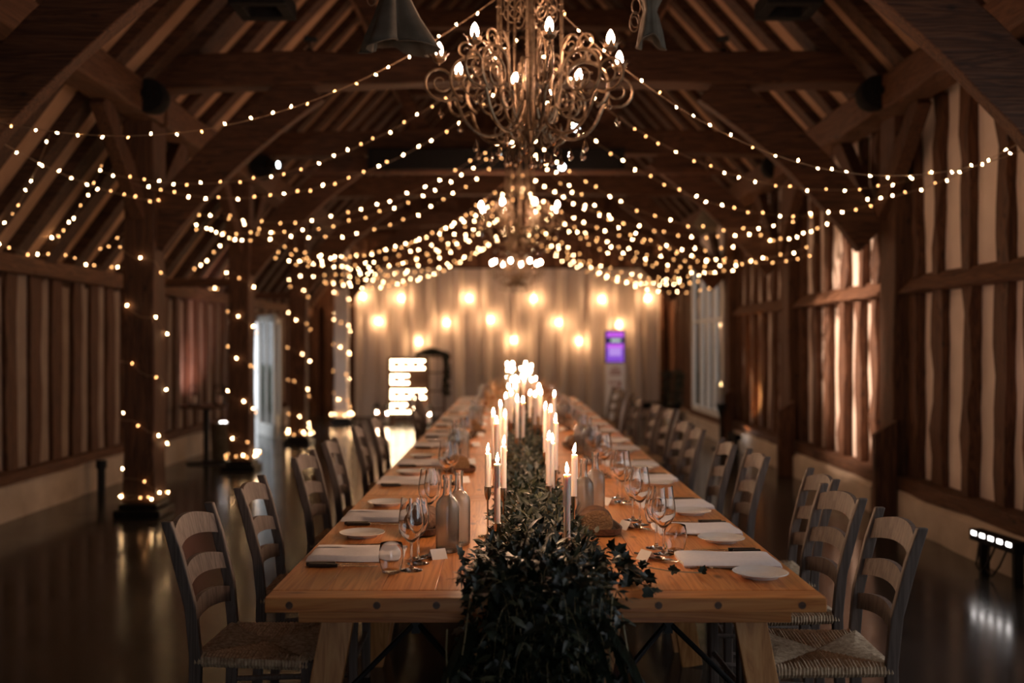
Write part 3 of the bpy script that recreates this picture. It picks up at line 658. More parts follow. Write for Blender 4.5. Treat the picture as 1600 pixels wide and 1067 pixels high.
P_wine, P_small, P_tum, P_bot, P_plate, P_nap, P_kn, P_fk, P_sp, P_card = (Proto(f) for f in (make_wine, lambda: make_wine(0.215, 0.037, 0.029), make_tumbler, make_bottle, make_plate, make_napkin, make_knife, make_fork, make_spoon, make_card))
r = random.Random(77)
def seat_words(side, i): return '%s side of the table, %s setting' % (side, 'nearest' if i == 0 else ordw(i))
NL = [3.41, 4.16, 5.27, 6.09, 7.14, 7.95, 9.0, 9.8, 10.9, 11.7, 12.75, 13.5]
NR = [3.32, 3.88, 4.48, 5.38, 6.02, 6.95, 7.55, 8.4, 9.1, 9.9, 10.9, 11.7, 12.8]
EL, ER = TX - 0.803, TX + 0.803
for side, ys in (('left', NL), ('right', NR)):
    sg = -1 if side == 'left' else 1
    e = EL if side == 'left' else ER
    for i, y in enumerate(ys):
        W = seat_words(side, i); j = lambda a: r.uniform(-a, a)
        def q(dx, dy): return (e - sg * dx, y + sg * dy, TH + 0.0006)     # dx in from the edge, dy to the sitter's right
        rb = 0 if sg < 0 else PI                                         # the sitter's forward turn
        P_nap.put(q(0.175 + j(0.01), 0 + j(0.006)), rb + j(0.03), 'folded white linen napkin, ' + W)
        pdx = 0.135 if sg > 0 else 0.135
        P_plate.put(q(pdx + j(0.01), -0.215 if sg > 0 else -0.345 + j(0.01)), 0, 'white china side plate, ' + W)
        dyg = 0.15 if sg > 0 else 0.25
        P_wine.put(q(0.385 + j(0.01), dyg - 0.03), j(1), 'tall stemmed wine glass, ' + W)
        P_small.put(q(0.395 + j(0.01), dyg - 0.13 + (0.2 if sg > 0 else 0)), j(1), 'smaller stemmed wine glass, ' + W)
        if i < 8: P_tum.put(q(0.322 + j(0.01), dyg + 0.005), j(1), 'round clear glass tumbler, ' + W)
        if i < 9:
            for k, dd in enumerate((0.140, 0.166)):
                P_kn.put(q(0.15 + k * 0.012, dd + (0.012 if sg < 0 else 0)), rb + j(0.05), 'black handled knife, %s, the one %s the napkin' % (W, ('next to', 'away from')[k]))
            P_fk.put(q(0.19 + 0.02, -0.128 if sg > 0 else -0.165), rb + j(0.12), 'black handled table fork by the plate, ' + W)
            P_sp.put(q(0.43, 0.045), (-PI / 2 if sg > 0 else -PI / 2) + 0.5 * sg + j(0.1), 'dessert spoon laid by the name card, ' + W)
            P_fk.put(q(0.405, 0.03), (-PI / 2) + 0.55 * sg + j(0.1), 'dessert fork laid by the spoon, ' + W)
            P_card.put(q(0.455 + j(0.01), 0.03 + j(0.01)), PI / 2 + 0.6 * sg if sg > 0 else 0.45, 'folded white name card standing like a tent, ' + W)
# frosted water bottles in pairs
BOT = [(699, 862, 'left'), (717, 851, 'left'), (912, 822, 'right'), (930, 806, 'right')]
for i, (px, py, sd) in enumerate(BOT):
    Y = (CZ - TH) * F / (py - VY); P_bot.put(((px - VX) / F * Y, Y, TH + 0.0006), 0, 'frosted glass water bottle, %s of the nearest pair %s of the garland' % (('nearer', 'farther')[i % 2], sd))
for i, (x, y, sd) in enumerate(((-0.34, 6.0, 'left'), (-0.30, 6.25, 'left'), (0.50, 6.35, 'right'), (0.46, 6.6, 'right'), (-0.33, 8.6, 'left'), (-0.29, 8.9, 'left'), (0.50, 8.75, 'right'), (0.46, 9.05, 'right'), (-0.32, 11.2, 'left'), (0.5, 11.4, 'right'))):
    P_bot.put((x, y, TH + 0.0006), 0, 'frosted glass water bottle %s of the garland, %s from the near end' % (sd, ('third', 'fourth', 'third', 'fourth', 'fifth', 'sixth', 'fifth', 'sixth', 'seventh', 'seventh')[i]))
# bread on dark boards
def make_board():
    t = thing('bread_board', '', 'board', group='dark wooden bread boards'); b = MB()
    def rr(rx, ry, z, n=28, p=4): return [(rx * math.copysign(abs(math.cos(2 * PI * k / n)) ** (2 / p), math.cos(2 * PI * k / n)), ry * math.copysign(abs(math.sin(2 * PI * k / n)) ** (2 / p), math.sin(2 * PI * k / n)), z) for k in range(n)]
    n = 28; L_ = [rr(0.066, 0.135, 0), rr(0.078, 0.15, 0.008), rr(0.082, 0.155, 0.03), rr(0.076, 0.149, 0.030), rr(0.070, 0.14, 0.014)]
    vs = [v for ring in L_ for v in ring]; fs = [tuple(range(n))[::-1], tuple(4 * n + k for k in range(n))]
    for q in range(4):
        for k in range(n): fs.append((q * n + k, q * n + (k + 1) % n, (q + 1) * n + (k + 1) % n, (q + 1) * n + k))
    b.add(vs, fs); b.build('tray', M['walnut'], t, smooth=True, ang=40); return t
def make_loaf():
    t = thing('cut_loaf', '', 'bread', group='cut loaves of bread'); n = 22; rr = random.Random(8); vs = []; m = 9
    def pro(k, sc, y):
        a = 2 * PI * k / n; x = 0.060 * math.cos(a) * sc; z = 0.048 * math.sin(a) * sc
        if z < -0.030: z = -0.030
        return (x * (1 + 0.04 * math.sin(3 * a + y * 30)), y, z + 0.031 + 0.0)
    prof = [(1.0, -0.085), (1.02, -0.08), (1.04, -0.05), (1.0, -0.01), (1.02, 0.03), (0.93, 0.06), (0.75, 0.085), (0.4, 0.10)]
    for sc, y in prof: vs += [pro(k, sc, y) for k in range(n)]
    fs = []
    for q in range(len(prof) - 1):
        for k in range(n): fs.append((q * n + k, q * n + (k + 1) % n, (q + 1) * n + (k + 1) % n, (q + 1) * n + k))
    fs.append(tuple((len(prof) - 1) * n + k for k in range(n)))
    b = MB(); b.add(vs, fs); b.build('crust', M['crust'], t, smooth=True, ang=60)
    b = MB(); vs = [pro(k, 1.0, -0.085) for k in range(n)] + [pro(k, 0.93, -0.0865) for k in range(n)]; fs = [(k, n + k, n + (k + 1) % n, (k + 1) % n) for k in range(n)] + [tuple(n + k for k in range(n))[::-1]]
    b.add(vs, fs[:-1] + [tuple(n + k for k in range(n))]); b.build('cut_face', M['crumb'], t); return t
P_board, P_loaf = Proto(make_board), Proto(make_loaf)
BR = [(0.335, 3.88, 0.12, 'right of the garland, nearest'), (-0.335, 3.88, -0.15, 'left of the garland, nearest'), (-0.30, 5.75, 0.3, 'left of the garland, second'), (0.46, 7.0, 0.2, 'right of the garland, second'), (-0.30, 8.2, 0.2, 'left of the garland, third'), (0.47, 9.6, 0.1, 'right of the garland, third')]
for x, y, a, w in BR:
    P_board.put((x, y, TH + 0.0006), a, 'dark wooden tray under bread, ' + w)
    P_loaf.put((x - 0.005, y - 0.01, TH + 0.0155), a - 0.12, 'half loaf of brown bread showing its cut face, ' + w)

# ------------------------------------------------------------------ taper candles in slim metal holders
def make_holder(h, seed):
    t = thing('candle_holder', '', 'candlestick', group='slim metal candle holders'); b = MB()
    b.lathe([(0, 0), (0.036, 0), (0.037, 0.003), (0.012, 0.006), (0.004, 0.010), (0, 0.010)], 20); b.build('foot', M['brass'], t, smooth=True, ang=50)
    b = MB(); b.lathe([(0, 0.008), (0.0035, 0.008), (0.0032, h - 0.05), (0.006, h - 0.045), (0, h - 0.045)], 10); b.build('stem', M['brass'], t, smooth=True, ang=50)
    b = MB(); b.lathe([(0, h - 0.05), (0.006, h - 0.05), (0.0125, h - 0.03), (0.0135, h), (0.0122, h), (0.011, h - 0.022), (0, h - 0.026)], 16); b.build('cup', M['brass'], t, smooth=True, ang=50); return t
def make_candle(L_, seed):
    rr = random.Random(seed); t = thing('taper_candle', '', 'candle', group='lit white taper candles'); b = MB(); r0 = 0.0108
    b.lathe([(0, 0), (r0, 0), (r0 * 1.0, L_ * 0.5), (r0 * 0.93, L_ - 0.004), (r0 * 0.8, L_), (r0 * 0.5, L_ - 0.003), (0, L_ - 0.003)], 16)
    wb_ = b.build('wax_body', M['wax'], t, smooth=True, ang=60)
    d = MB()
    for k in range(rr.randint(2, 5)):
        a = rr.choice([0.0, 0.3, -0.4, PI]) + rr.uniform(-0.5, 0.5); ln = rr.uniform(0.03, L_ * 0.55); z = L_ - 0.001
        pts = [(math.cos(a + rr.uniform(-.06, .06)) * r0 * 1.0, math.sin(a) * r0 * 1.0, z - ln * q / 5) for q in range(6)]
        d.tube(pts, [0.0022, 0.0027, 0.0022, 0.003, 0.0025, 0.0036], 6)
    d.build('wax_drip', M['wax'], wb_, smooth=True)
    b = MB(); b.tube([(0, 0, L_ - 0.005), (0.0006, 0, L_ + 0.006), (0.002, 0, L_ + 0.010)], 0.0011, 6); b.build('wick', M['wick'], t)
    b = MB(); lean = rr.uniform(-0.002, 0.006); fh = rr.uniform(0.030, 0.038)
    prof = [(0.0, 0.0), (0.0036, 0.0025), (0.0058, 0.009), (0.0055, 0.015), (0.0038, 0.023), (0.0018, 0.030), (0.0, 0.036)]
    vs0 = len(b.v); b.lathe([(pr, pz * fh / 0.036) for pr, pz in prof], 12)
    b.v = [(x + lean * (z / fh) ** 2, y, z + L_ + 0.004) for x, y, z in b.v]
    b.build('flame', M['flame'], t, smooth=True); return t
CAND = [  # px, wax top, wax foot, distance
    (762, 718, 770, 3.75), (787, 707, 772, 3.70), (777, 735, 828, 3.42), (886, 752, 850, 3.30), (897, 720, 785, 3.60), (857, 695, 768, 4.05), (863, 700, 772, 4.25), (868, 668, 742, 4.50),
    (771, 657, 725, 5.05), (776, 668, 724, 4.85), (782, 643, 722, 5.35), (789, 659, 712, 5.20), (808, 633, 690, 6.2), (817, 635, 693, 6.05), (852, 646, 713, 5.20), (860, 650, 703, 5.05), (866, 626, 690, 5.65),
    (828, 622, 657, 7.4), (836, 625, 668, 7.0), (841, 618, 655, 7.65), (845, 622, 668, 7.1), (790, 628, 680, 6.4), (799, 622, 665, 7.2)]
CL = []
for px, yt, yb, Y in CAND:
    p = at(px, yt, Y); zb = max(TH + 0.06, CZ - (yb - VY) / F * Y); CL.append((p.x, Y, zb, max(0.12, p.z - zb)))
r = random.Random(15)
Y = 7.9
while Y < 13.9:
    for s in (-1, 1):
        for k in range(r.choice((1, 2, 2))):
            zb = r.uniform(0.88, 1.02); CL.append((TX + s * r.uniform(0.02, 0.15), Y + r.uniform(-0.2, 0.2), zb, r.uniform(0.16, 0.24)))
    Y += 0.62
CL.sort(key=lambda c: c[1]); cm = {}
for i, (x, y, zb, L_) in enumerate(CL):
    hh = zb - TH - 0.0006
    sd = 'left' if x < TX else 'right'
    hl = 'slim metal candle holder in the garland, %s along the table' % ordw(i); cl = 'lit white taper candle dripping wax, %s along the table' % ordw(i)
    if y < 8: h = make_holder(hh + 0.024, i); c = make_candle(L_ + 0.024, i)
    else:
        kh = round(hh, 2); kc = round(L_, 2); hh = kh; zb = TH + kh + 0.0006
        if ('h', kh) not in cm: cm[('h', kh)] = h = make_holder(kh + 0.024, i)
        else: h = dup(cm[('h', kh)], (0, 0, 0))
        if ('c', kc) not in cm: cm[('c', kc)] = c = make_candle(kc + 0.024, i)
        else: c = dup(cm[('c', kc)], (0, 0, 0))
    h.location = (x, y, TH + 0.0006); h['label'] = hl; c.location = (x, y, zb - 0.0005); c['label'] = cl; c.rotation_euler = (0, 0, r.uniform(-1, 1))

# ------------------------------------------------------------------ foliage garland down the middle and spilling over the near end
GX = TX - 0.012
def leaf_add(mb, p, d, nrm, L_, kind, r):
    d = Vector(d).normalized(); nrm = Vector(nrm); s = d.cross(nrm)
    if s.length < 1e-4: s = d.orthogonal()
    s.normalize(); n = s.cross(d); p = Vector(p)
    if kind == 'ivy':
        sh = [(0, 0), (-0.08, 0.30), (0.10, 0.52), (0.32, 0.34), (0.55, 0.44), (0.62, 0.22), (1.0, 0.0)]
        fold = 0.10
    elif kind == 'lance':
        sh = [(0, 0), (0.18, 0.12), (0.45, 0.16), (0.75, 0.09), (1.0, 0.0)]; fold = 0.06
    else:
        sh = [(0, 0), (0.12, 0.24), (0.40, 0.34), (0.72, 0.24), (1.0, 0.0)]; fold = 0.08
    m = len(sh); vs = [p + d * (a * L_) - n * (0.18 * L_ * a * a) for a, w in sh]
    left = [p + d * (a * L_) + s * (w * L_) + n * (fold * w * L_ * 2 - 0.18 * L_ * a * a) for a, w in sh[1:-1]]
    right = [p + d * (a * L_) - s * (w * L_) + n * (fold * w * L_ * 2 - 0.18 * L_ * a * a) for a, w in sh[1:-1]]
    allv = vs + left + right; fs = []
    for i in range(m - 1):
        for off, flip in ((m, 0), (m + m - 2, 1)):
            a0 = i; a1 = i + 1
            b0 = off + i - 1 if i > 0 else None; b1 = off + i if i + 1 < m - 1 else None
            f = [a0, a1] + ([b1] if b1 is not None else []) + ([b0] if b0 is not None else [])
            if len(f) >= 3: fs.append(tuple(f if not flip else f[::-1]))
    mb.add(allv, fs)
garl = thing('foliage_garland', 'thick ivy and fern garland running down the table and spilling over its near end', 'garland', (GX, TL0, TH))
def gl(p): return Vector(p) - Vector((GX, TL0, TH))
r = random.Random(123); ivy = MB(); lan = MB(); rnd_ = MB(); fern = MB(); stem = MB()
def sprig(p, d, L_, kind, n, size, droop=0.5, stemr=0.0013, rr=r):
    """a stem with leaves either side; d start direction, droop bends it down"""
    p = Vector(p); d = Vector(d).normalized(); pts = [p.copy()]; seg = L_ / 7
    for i in range(7):
        d = (d + Vector((rr.uniform(-.15, .15), rr.uniform(-.15, .15), -droop * 0.16 + rr.uniform(-.1, .1)))).normalized(); p = p + d * seg
        if p.z < TH + 0.006 and TL0 - 0.015 < p.y and abs(p.x - TX) < 0.82: p.z = TH + 0.006
        pts.append(p.copy())
    stem.tube([gl(q) for q in pts], [stemr * (1 - 0.08 * i) for i in range(8)], 4, cap=False)
    tgt = {'ivy': ivy, 'lance': lan, 'round': rnd_}[kind]
    for i in range(n):
        t = (i + rr.random()) / n * 6.99; a = int(t); q = pts[a].lerp(pts[a + 1], t - a); td = (pts[a + 1] - pts[a]).normalized()
        sd = td.orthogonal().normalized(); ang = rr.uniform(0, 2 * PI); sd = Matrix.Rotation(ang, 3, td) @ sd
        ld = (td * rr.uniform(0.2, 0.8) + sd).normalized(); nz = Vector((rr.uniform(-.5, .5), rr.uniform(-.9, .1), rr.uniform(0.3, 1)))
        leaf_add(tgt, gl(q + sd * 0.004), ld, nz, size * rr.uniform(0.6, 1.25), kind, rr)
def frond(p, d, L_, droop=0.6, rr=r):
    p = Vector(p); d = Vector(d).normalized(); pts = [p.copy()]; n = 12
    for i in range(n):
        d = (d + Vector((0, 0, -droop * 0.12)) + Vector((rr.uniform(-.05, .05),) * 3)).normalized(); p = p + d * (L_ / n)
        if p.z < TH + 0.004 and TL0 - 0.015 < p.y and abs(p.x - TX) < 0.82: p.z = TH + 0.004
        pts.append(p.copy())
    stem.tube([gl(q) for q in pts], 0.0008, 3, cap=False)
    for i in range(1, n + 1):
        td = (pts[i] - pts[i - 1]).normalized(); s = td.cross(Vector((0, 0.2, 1))).normalized(); w = L_ * 0.24 * math.sin(PI * (0.1 + 0.85 * i / n))
        for sg in (-1, 1):
            for dd in (0, 0.5):
                q = pts[i - 1].lerp(pts[i], dd); leaf_add(fern, gl(q), td * 0.5 + s * sg, (0, -0.4, 1), w, 'lance', rr)
def mound(y): # half width and height of the garland at distance y
    w = 0.105 + 0.02 * math.sin(y * 2.1) + (0.045 if y < 3.6 else 0.0); h = 0.075 + 0.015 * math.sin(y * 3.3 + 1); return w, h
core = MB(); n = 60; K = 10; vs = []
for i in range(n + 1):
    y = 2.86 + (13.9 - 2.86) * i / n; w, h = mound(y)
    for k in range(K + 1):
        a = PI * k / K; vs.append(gl((TX + w * 0.62 * math.cos(a), y, TH + 0.002 + h * 0.5 * math.sin(a))))
fs = [(i * (K + 1) + k, i * (K + 1) + k + 1, (i + 1) * (K + 1) + k + 1, (i + 1) * (K + 1) + k) for i in range(n) for k in range(K)]
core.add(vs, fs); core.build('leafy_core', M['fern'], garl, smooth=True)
y = 2.78
while y < 14.0:
    dens = 1.0 if y < 4.6 else (0.75 if y < 7 else 0.42)
    w, h = mound(y); step = 0.045 if y < 5 else (0.07 if y < 8 else 0.12)
    for _ in range(int(9 * dens) + 2):
        a = r.uniform(0.05, PI - 0.05); p = (TX + w * 0.85 * math.cos(a), y + r.uniform(-0.03, 0.03), TH + 0.012 + h * 0.85 * math.sin(a))
        out = Vector((math.cos(a) * 1.1, r.uniform(-0.9, 0.7), math.sin(a) * 0.9 + 0.15)); kd = r.choice(('ivy', 'lance', 'lance', 'lance', 'round'))
        sz = {'ivy': 0.030, 'lance': 0.045, 'round': 0.027}[kd]
        sprig(p, out, r.uniform(0.04, 0.095), kd, r.randint(4, 7), sz, droop=r.uniform(0.3, 1.4))
    if r.random() < 0.9 * dens:
        s = r.choice((-1, 1)); frond((TX + s * w * 0.7, y, TH + h * 0.6), (s, r.uniform(-0.8, 0.4), 0.25), r.uniform(0.08, 0.15), 0.9)
    y += step
# the cascade over the front edge
for _ in range(900):
    u = r.random() ** 0.8; z = TH + 0.06 - u * 0.78; hw = 0.185 + 0.03 * math.sin(z * 9) - 0.01 * u
    x = TX - 0.03 + r.uniform(-1, 1) * hw; edge = 1 - (abs(x - TX) / (hw + 0.01)) ** 2
    p = (x, TL0 - 0.03 - r.random() * 0.13 * max(0.15, edge), z); kd = r.choice(('ivy', 'ivy', 'ivy', 'lance', 'lance', 'round'))
    sprig(p, (r.uniform(-0.5, 0.5) + (x - TX) * 1.5, -0.75, r.uniform(-0.9, 0.35)), r.uniform(0.07, 0.17), kd, r.randint(5, 8), {'ivy': 0.032, 'lance': 0.046, 'round': 0.026}[kd], droop=1.3)
for _ in range(120):
    x = TX - 0.02 + r.uniform(-1, 1) * 0.20; z = TH - r.random() * 0.6
    frond((x, TL0 - 0.05 - r.random() * 0.06, z), ((x - TX) * 3, -0.5, -0.5), r.uniform(0.14, 0.26), 1.2)
for _ in range(150):
    x = TX - 0.02 + r.uniform(-1, 1) * 0.17; yy = TL0 + r.uniform(-0.10, 0.22)
    sprig((x, yy, TH + 0.05 + 0.03 * r.random()), ((x - TX) * 3, r.uniform(-0.9, 0.2), r.uniform(0.0, 0.5)), r.uniform(0.05, 0.11), r.choice(('ivy', 'lance', 'lance')), 6, 0.036, droop=0.8)
# backing mass so the cascade is dense
bk = MB(); vs = []; n = 12; K = 12
for i in range(n + 1):
    z = TH + 0.05 - 0.72 * i / n
    for k in range(K + 1):
        a = PI * k / K; vs.append(gl((TX + 0.165 * math.cos(a), TL0 - 0.02 - 0.075 * math.sin(a), z)))
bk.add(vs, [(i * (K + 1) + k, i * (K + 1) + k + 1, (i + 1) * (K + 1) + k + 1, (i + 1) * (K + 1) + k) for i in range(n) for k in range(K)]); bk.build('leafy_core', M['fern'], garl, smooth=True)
# long trailing stems and the ivy spray reaching over the bare boards on the right
for (x0, z0, x1, z1, lf) in ((-0.10, 0.78, -0.215, 0.42, 6), (-0.02, 0.86, 0.06, 0.50, 4), (0.27, 0.80, 0.30, 0.36, 4), (0.30, 0.74, 0.42, 0.34, 7), (-0.16, 0.70, -0.20, 0.30, 8), (0.20, 0.66, 0.36, 0.30, 5), (-0.06, 0.62, -0.16, 0.28, 6)):
    pts = []; 
    for i in range(9):
        t = i / 8; pts.append(Vector((x0 + (x1 - x0) * t + 0.015 * math.sin(5 * t + x0 * 9), TL0 - 0.10 - 0.05 * math.sin(PI * t), z0 + (z1 - z0) * t)))
    stem.tube([gl(p) for p in pts], 0.0022, 5)
    for i in range(lf):
        q = pts[3 + r.randint(0, 5)]; leaf_add(lan, gl(q), (r.uniform(-1, 1), -0.4, -0.5), (0, -1, 0.4), 0.045, 'lance', r)
pts = [Vector((TX + 0.20, 3.02, TH + 0.07)), Vector((TX + 0.30, 3.05, TH + 0.045)), Vector((TX + 0.40, 3.09, TH + 0.02)), Vector((TX + 0.50, 3.13, TH + 0.006)), Vector((TX + 0.455, 3.14, TH + 0.006))]
stem.tube([gl(p) for p in pts[:4]], 0.0018, 5)
for q, d in ((pts[1], (0.6, 0.6, 0.7)), (pts[2], (0.5, 0.7, 0.9)), (pts[2], (0.8, -0.5, 0.3)), (pts[3], (0.5, 0.4, 0.9)), (pts[1], (0.3, -0.8, 0.2)), (pts[1], (0.8, -0.5, 0.5))): leaf_add(ivy, gl(q), d, (0, -0.8, 0.6), 0.030, 'ivy', r)
for _ in range(9):
    sprig((TX + r.uniform(0.17, 0.25), 3.0 + r.uniform(-0.15, 0.1), TH + r.uniform(0.02, 0.09)), (1, r.uniform(-0.8, 0.3), 0.1), r.uniform(0.06, 0.13), 'ivy', 5, 0.04, droop=1.0)
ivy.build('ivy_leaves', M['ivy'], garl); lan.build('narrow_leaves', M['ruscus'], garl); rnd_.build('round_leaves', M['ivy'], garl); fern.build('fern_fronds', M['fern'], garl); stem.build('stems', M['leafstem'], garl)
# dried grasses and rust flowers towards the far end
def make_dried(seed):
    t = thing('dried_bouquet', '', 'dried flowers', group='dried flowers in the garland'); rr = random.Random(seed); b = MB(); f = MB(); fl_ = MB()
    for k in range(14):
        a = rr.uniform(0, 2 * PI); tip = Vector((math.cos(a) * rr.uniform(0.05, 0.15), math.sin(a) * rr.uniform(0.05, 0.15), rr.uniform(0.14, 0.26))); b.tube([(0, 0, 0), tip * 0.5 + Vector((0, 0, 0.02)), tip], 0.0016, 4)
        if k < 8:
            for q in range(40):
                u = rr.random(); c = tip * (0.62 + 0.5 * u); leaf_add(f, c, (rr.uniform(-1, 1), rr.uniform(-1, 1), 0.9), (rr.uniform(-1, 1), -1, 0.3), 0.035 * (1.1 - 0.6 * u), 'lance', rr)
        else:
            fl_ = MB(); fl_.lathe([(0, -0.014), (0.016, -0.008), (0.022, 0.004), (0.014, 0.014), (0, 0.012)], 9, tip); fl_.build('flower_head', M['berry'], t, smooth=True)
    b.build('stems', M['leafstem'], t); f.build('plumes', M['dried'], t); return t
P_dr = Proto(lambda: make_dried(5))
for i, (x, y) in enumerate(((-0.14, 9.3), (0.34, 9.5), (-0.16, 10.4), (0.36, 10.7), (-0.13, 11.6), (0.33, 11.8), (-0.16, 12.8), (0.34, 13.0), (0.10, 13.6))):
    o = P_dr.put((x, y, TH + 0.02), r.uniform(0, 6), 'dried plumes and rust flowers %s, %s from the near end' % ('left of the candles' if x < TX - .05 else ('right of the candles' if x > 0.2 else 'at the table end'), ordw(i // 2)))

# ------------------------------------------------------------------ chandeliers
def spiral(c, r0, r1, a0, turns, n=26):
    return [(c[0] + (r0 + (r1 - r0) * i / n) * math.cos(a0 + turns * 2 * PI * i / n), c[1] + (r0 + (r1 - r0) * i / n) * math.sin(a0 + turns * 2 * PI * i / n)) for i in range(n + 1)]
def bez(p, n=14):
    out = []
    for s in range(0, len(p) - 1, 3):
        a, b, c, d = (Vector((*q, 0)) for q in p[s:s + 4])
        for i in range(n + 1 if s + 4 >= len(p) else n):
            t = i / n; q = a * (1 - t) ** 3 + b * 3 * t * (1 - t) ** 2 + c * 3 * t * t * (1 - t) + d * t ** 3; out.append((q.x, q.y))
    return out
def make_chandelier():
    """z = 0 is the level of the bulb sockets"""
    t = thing('chandelier', '', 'chandelier', group='gilt iron chandeliers on the ridge line')
    b = MB()
    b.lathe([(0, -0.46), (0.012, -0.45), (0.02, -0.43), (0.012, -0.41), (0.03, -0.385), (0.05, -0.35), (0.03, -0.315), (0.016, -0.29), (0.022, -0.2), (0.014, -0.1), (0.02, 0.1), (0.012, 0.3), (0.012, 1.0), (0, 1.0)], 12)
    for k in range(5): b.lathe([(0, 0), (0.02, 0.012), (0, 0.03)], 10, (0, 0, -0.25 + k * 0.24))
    b.build('centre_stem', M['gilt'], t, smooth=True)
    for k in range(10):
        a = 2 * PI * (k + 0.3) / 10; c, s = math.cos(a), math.sin(a); b = MB()
        b.tube([(c * rr_, s * rr_, z) for rr_, z in ((0.05, -0.34), (0.12, -0.28), (0.155, -0.15), (0.165, 0.0), (0.165, 0.35), (0.15, 0.55), (0.08, 0.75), (0.02, 0.85))], 0.0075 if k % 2 else 0.0055, 6)
        for z in (-0.02, 0.12, 0.27): b.lathe([(0, -0.008), (0.013, 0), (0, 0.008)], 8, (c * 0.165, s * 0.165, z))
        b.build('cage_rod', M['gilt'], t, smooth=True)
    b = MB()
    for k in range(6):
        a = 2 * PI * (k + 0.1) / 6
        for z0, sg in ((0.30, 1), (0.42, -1), (0.24, -1)):
            pl = spiral((0.085, z0), 0.055, 0.012, -1.2 * sg, 1.4 * sg); b.tube([(p[0] * math.cos(a), p[0] * math.sin(a), p[1]) for p in pl], 0.004, 5)
    b.build('upper_scrolls', M['gilt'], t, smooth=True)
    for k in range(8):
        a = 2 * PI * k / 8 - PI / 2 + math.radians(9.5); c, s = math.cos(a), math.sin(a)
        P = lambda q: (q[0] * c, q[0] * s, q[1])
        b = MB()
        main = bez([(0.05, -0.20), (0.11, -0.44), (0.30, -0.42), (0.36, -0.24), (0.385, -0.16), (0.40, -0.22), (0.44, -0.205)])
        b.tube([P(q) for q in main], 0.0085, 7)
        b.tube([P(q) for q in spiral((0.452, -0.118), 0.088, 0.016, -1.75, 1.7)], [0.008 - 0.0045 * i / 26 for i in range(27)], 6)
        b.tube([P((0.46, -0.034)), P((0.461, -0.028)), P((0.46, -0.02))], 0.006, 6)
        # the big upright C scroll nearer the cage
        cs = spiral((0.285, -0.095), 0.125, 0.105, -1.1, 0.62, 20); b.tube([P(q) for q in cs], 0.0085, 6)
        b.tube([P(q) for q in spiral((0.235, 0.045), 0.062, 0.012, -0.4, 1.55)], [0.0075 - 0.004 * i / 26 for i in range(27)], 6)
        b.tube([P(q) for q in spiral((0.325, 0.045), 0.05, 0.010, 3.4, -1.5)], [0.007 - 0.004 * i / 26 for i in range(27)], 6)
        b.tube([P(q) for q in spiral((0.29, -0.115), 0.085, 0.014, 1.2, 1.8)], [0.0068 - 0.0035 * i / 26 for i in range(27)], 6)
        b.tube([P(q) for q in spiral((0.205, -0.215), 0.062, 0.012, 2.4, 1.6)], [0.0068 - 0.0035 * i / 26 for i in range(27)], 6)
        b.tube([P(q) for q in bez([(0.16, -0.10), (0.22, -0.05), (0.14, 0.0), (0.24, 0.10)])], 0.006, 6)
        b.tube([P(q) for q in spiral((0.13, -0.36), 0.055, 0.012, 0.6, -1.6)], [0.006 - 0.003 * i / 26 for i in range(27)], 6)
        arm = b.build('arm', M['gilt'], t, smooth=True)
        b = MB(); cx, cy = 0.46 * c, 0.46 * s
        b.lathe([(0, -0.024), (0.012, -0.024), (0.022, -0.012), (0.025, 0.010), (0.022, 0.012), (0.017, -0.008), (0, -0.010)], 10, (cx, cy, 0))
        for q in range(8):
            aa = 2 * PI * q / 8; ca, sa = math.cos(aa), math.sin(aa); vs = []
            for rr_, z, w in ((0.014, -0.022, 0.007), (0.030, -0.008, 0.013), (0.036, 0.012, 0.011), (0.054, 0.028, 0.0015)):
                for sg in (-1, 1): vs.append((cx + ca * rr_ - sa * w * sg, cy + sa * rr_ + ca * w * sg, z))
            b.add(vs, [(2 * i, 2 * i + 1, 2 * i + 3, 2 * i + 2) for i in range(3)])
        b.build('leaf_cup', M['gilt'], arm)
        b = MB(); b.lathe([(0, 0.008), (0.011, 0.01), (0.0175, 0.027), (0.0185, 0.039), (0.0155, 0.056), (0.009, 0.070), (0.002, 0.080), (0, 0.081)], 14, (cx, cy, 0)); b.build('bulb', M['bulb'], t, smooth=True)
    def drop(x, y, z, L_):
        b = MB(); w = L_ * 0.24
        b.lathe([(0, 0), (w * 0.35, -L_ * 0.25), (w, -L_ * 0.68), (w * 0.7, -L_ * 0.88), (0, -L_)], 7, (x, y, z)); b.tube([(x, y, z), (x, y, z + 0.035)], 0.0012, 4); return b.build('crystal_drop', M['crystal'], t)
    for k in range(8):
        a = 2 * PI * k / 8 - PI / 2 + math.radians(9.5)
        drop(0.452 * math.cos(a), 0.452 * math.sin(a), -0.235, 0.065); drop(0.29 * math.cos(a + 0.2), 0.29 * math.sin(a + 0.2), -0.40, 0.075); drop(0.20 * math.cos(a - 0.3), 0.20 * math.sin(a - 0.3), -0.43, 0.07)
        if k % 2: drop(0.09 * math.cos(a), 0.09 * math.sin(a), -0.45, 0.07)
    drop(0, 0, -0.46, 0.08)
    b = MB()
    for k in range(18):
        z = 1.0 + k * 0.17; b.tube([(0.02 * math.cos(2 * PI * q / 10), 0.0, z + 0.10 + 0.10 * math.sin(2 * PI * q / 10)) if k % 2 else (0.0, 0.02 * math.cos(2 * PI * q / 10), z + 0.10 + 0.10 * math.sin(2 * PI * q / 10)) for q in range(11)], 0.005, 5)
    b.build('chain', M['iron'], t, smooth=True)
    return t
ch = make_chandelier(); ch.location = (TX, 5.0, 2.90); ch['label'] = 'nearest gilt iron chandelier with crystal drops, large at the top of the picture'
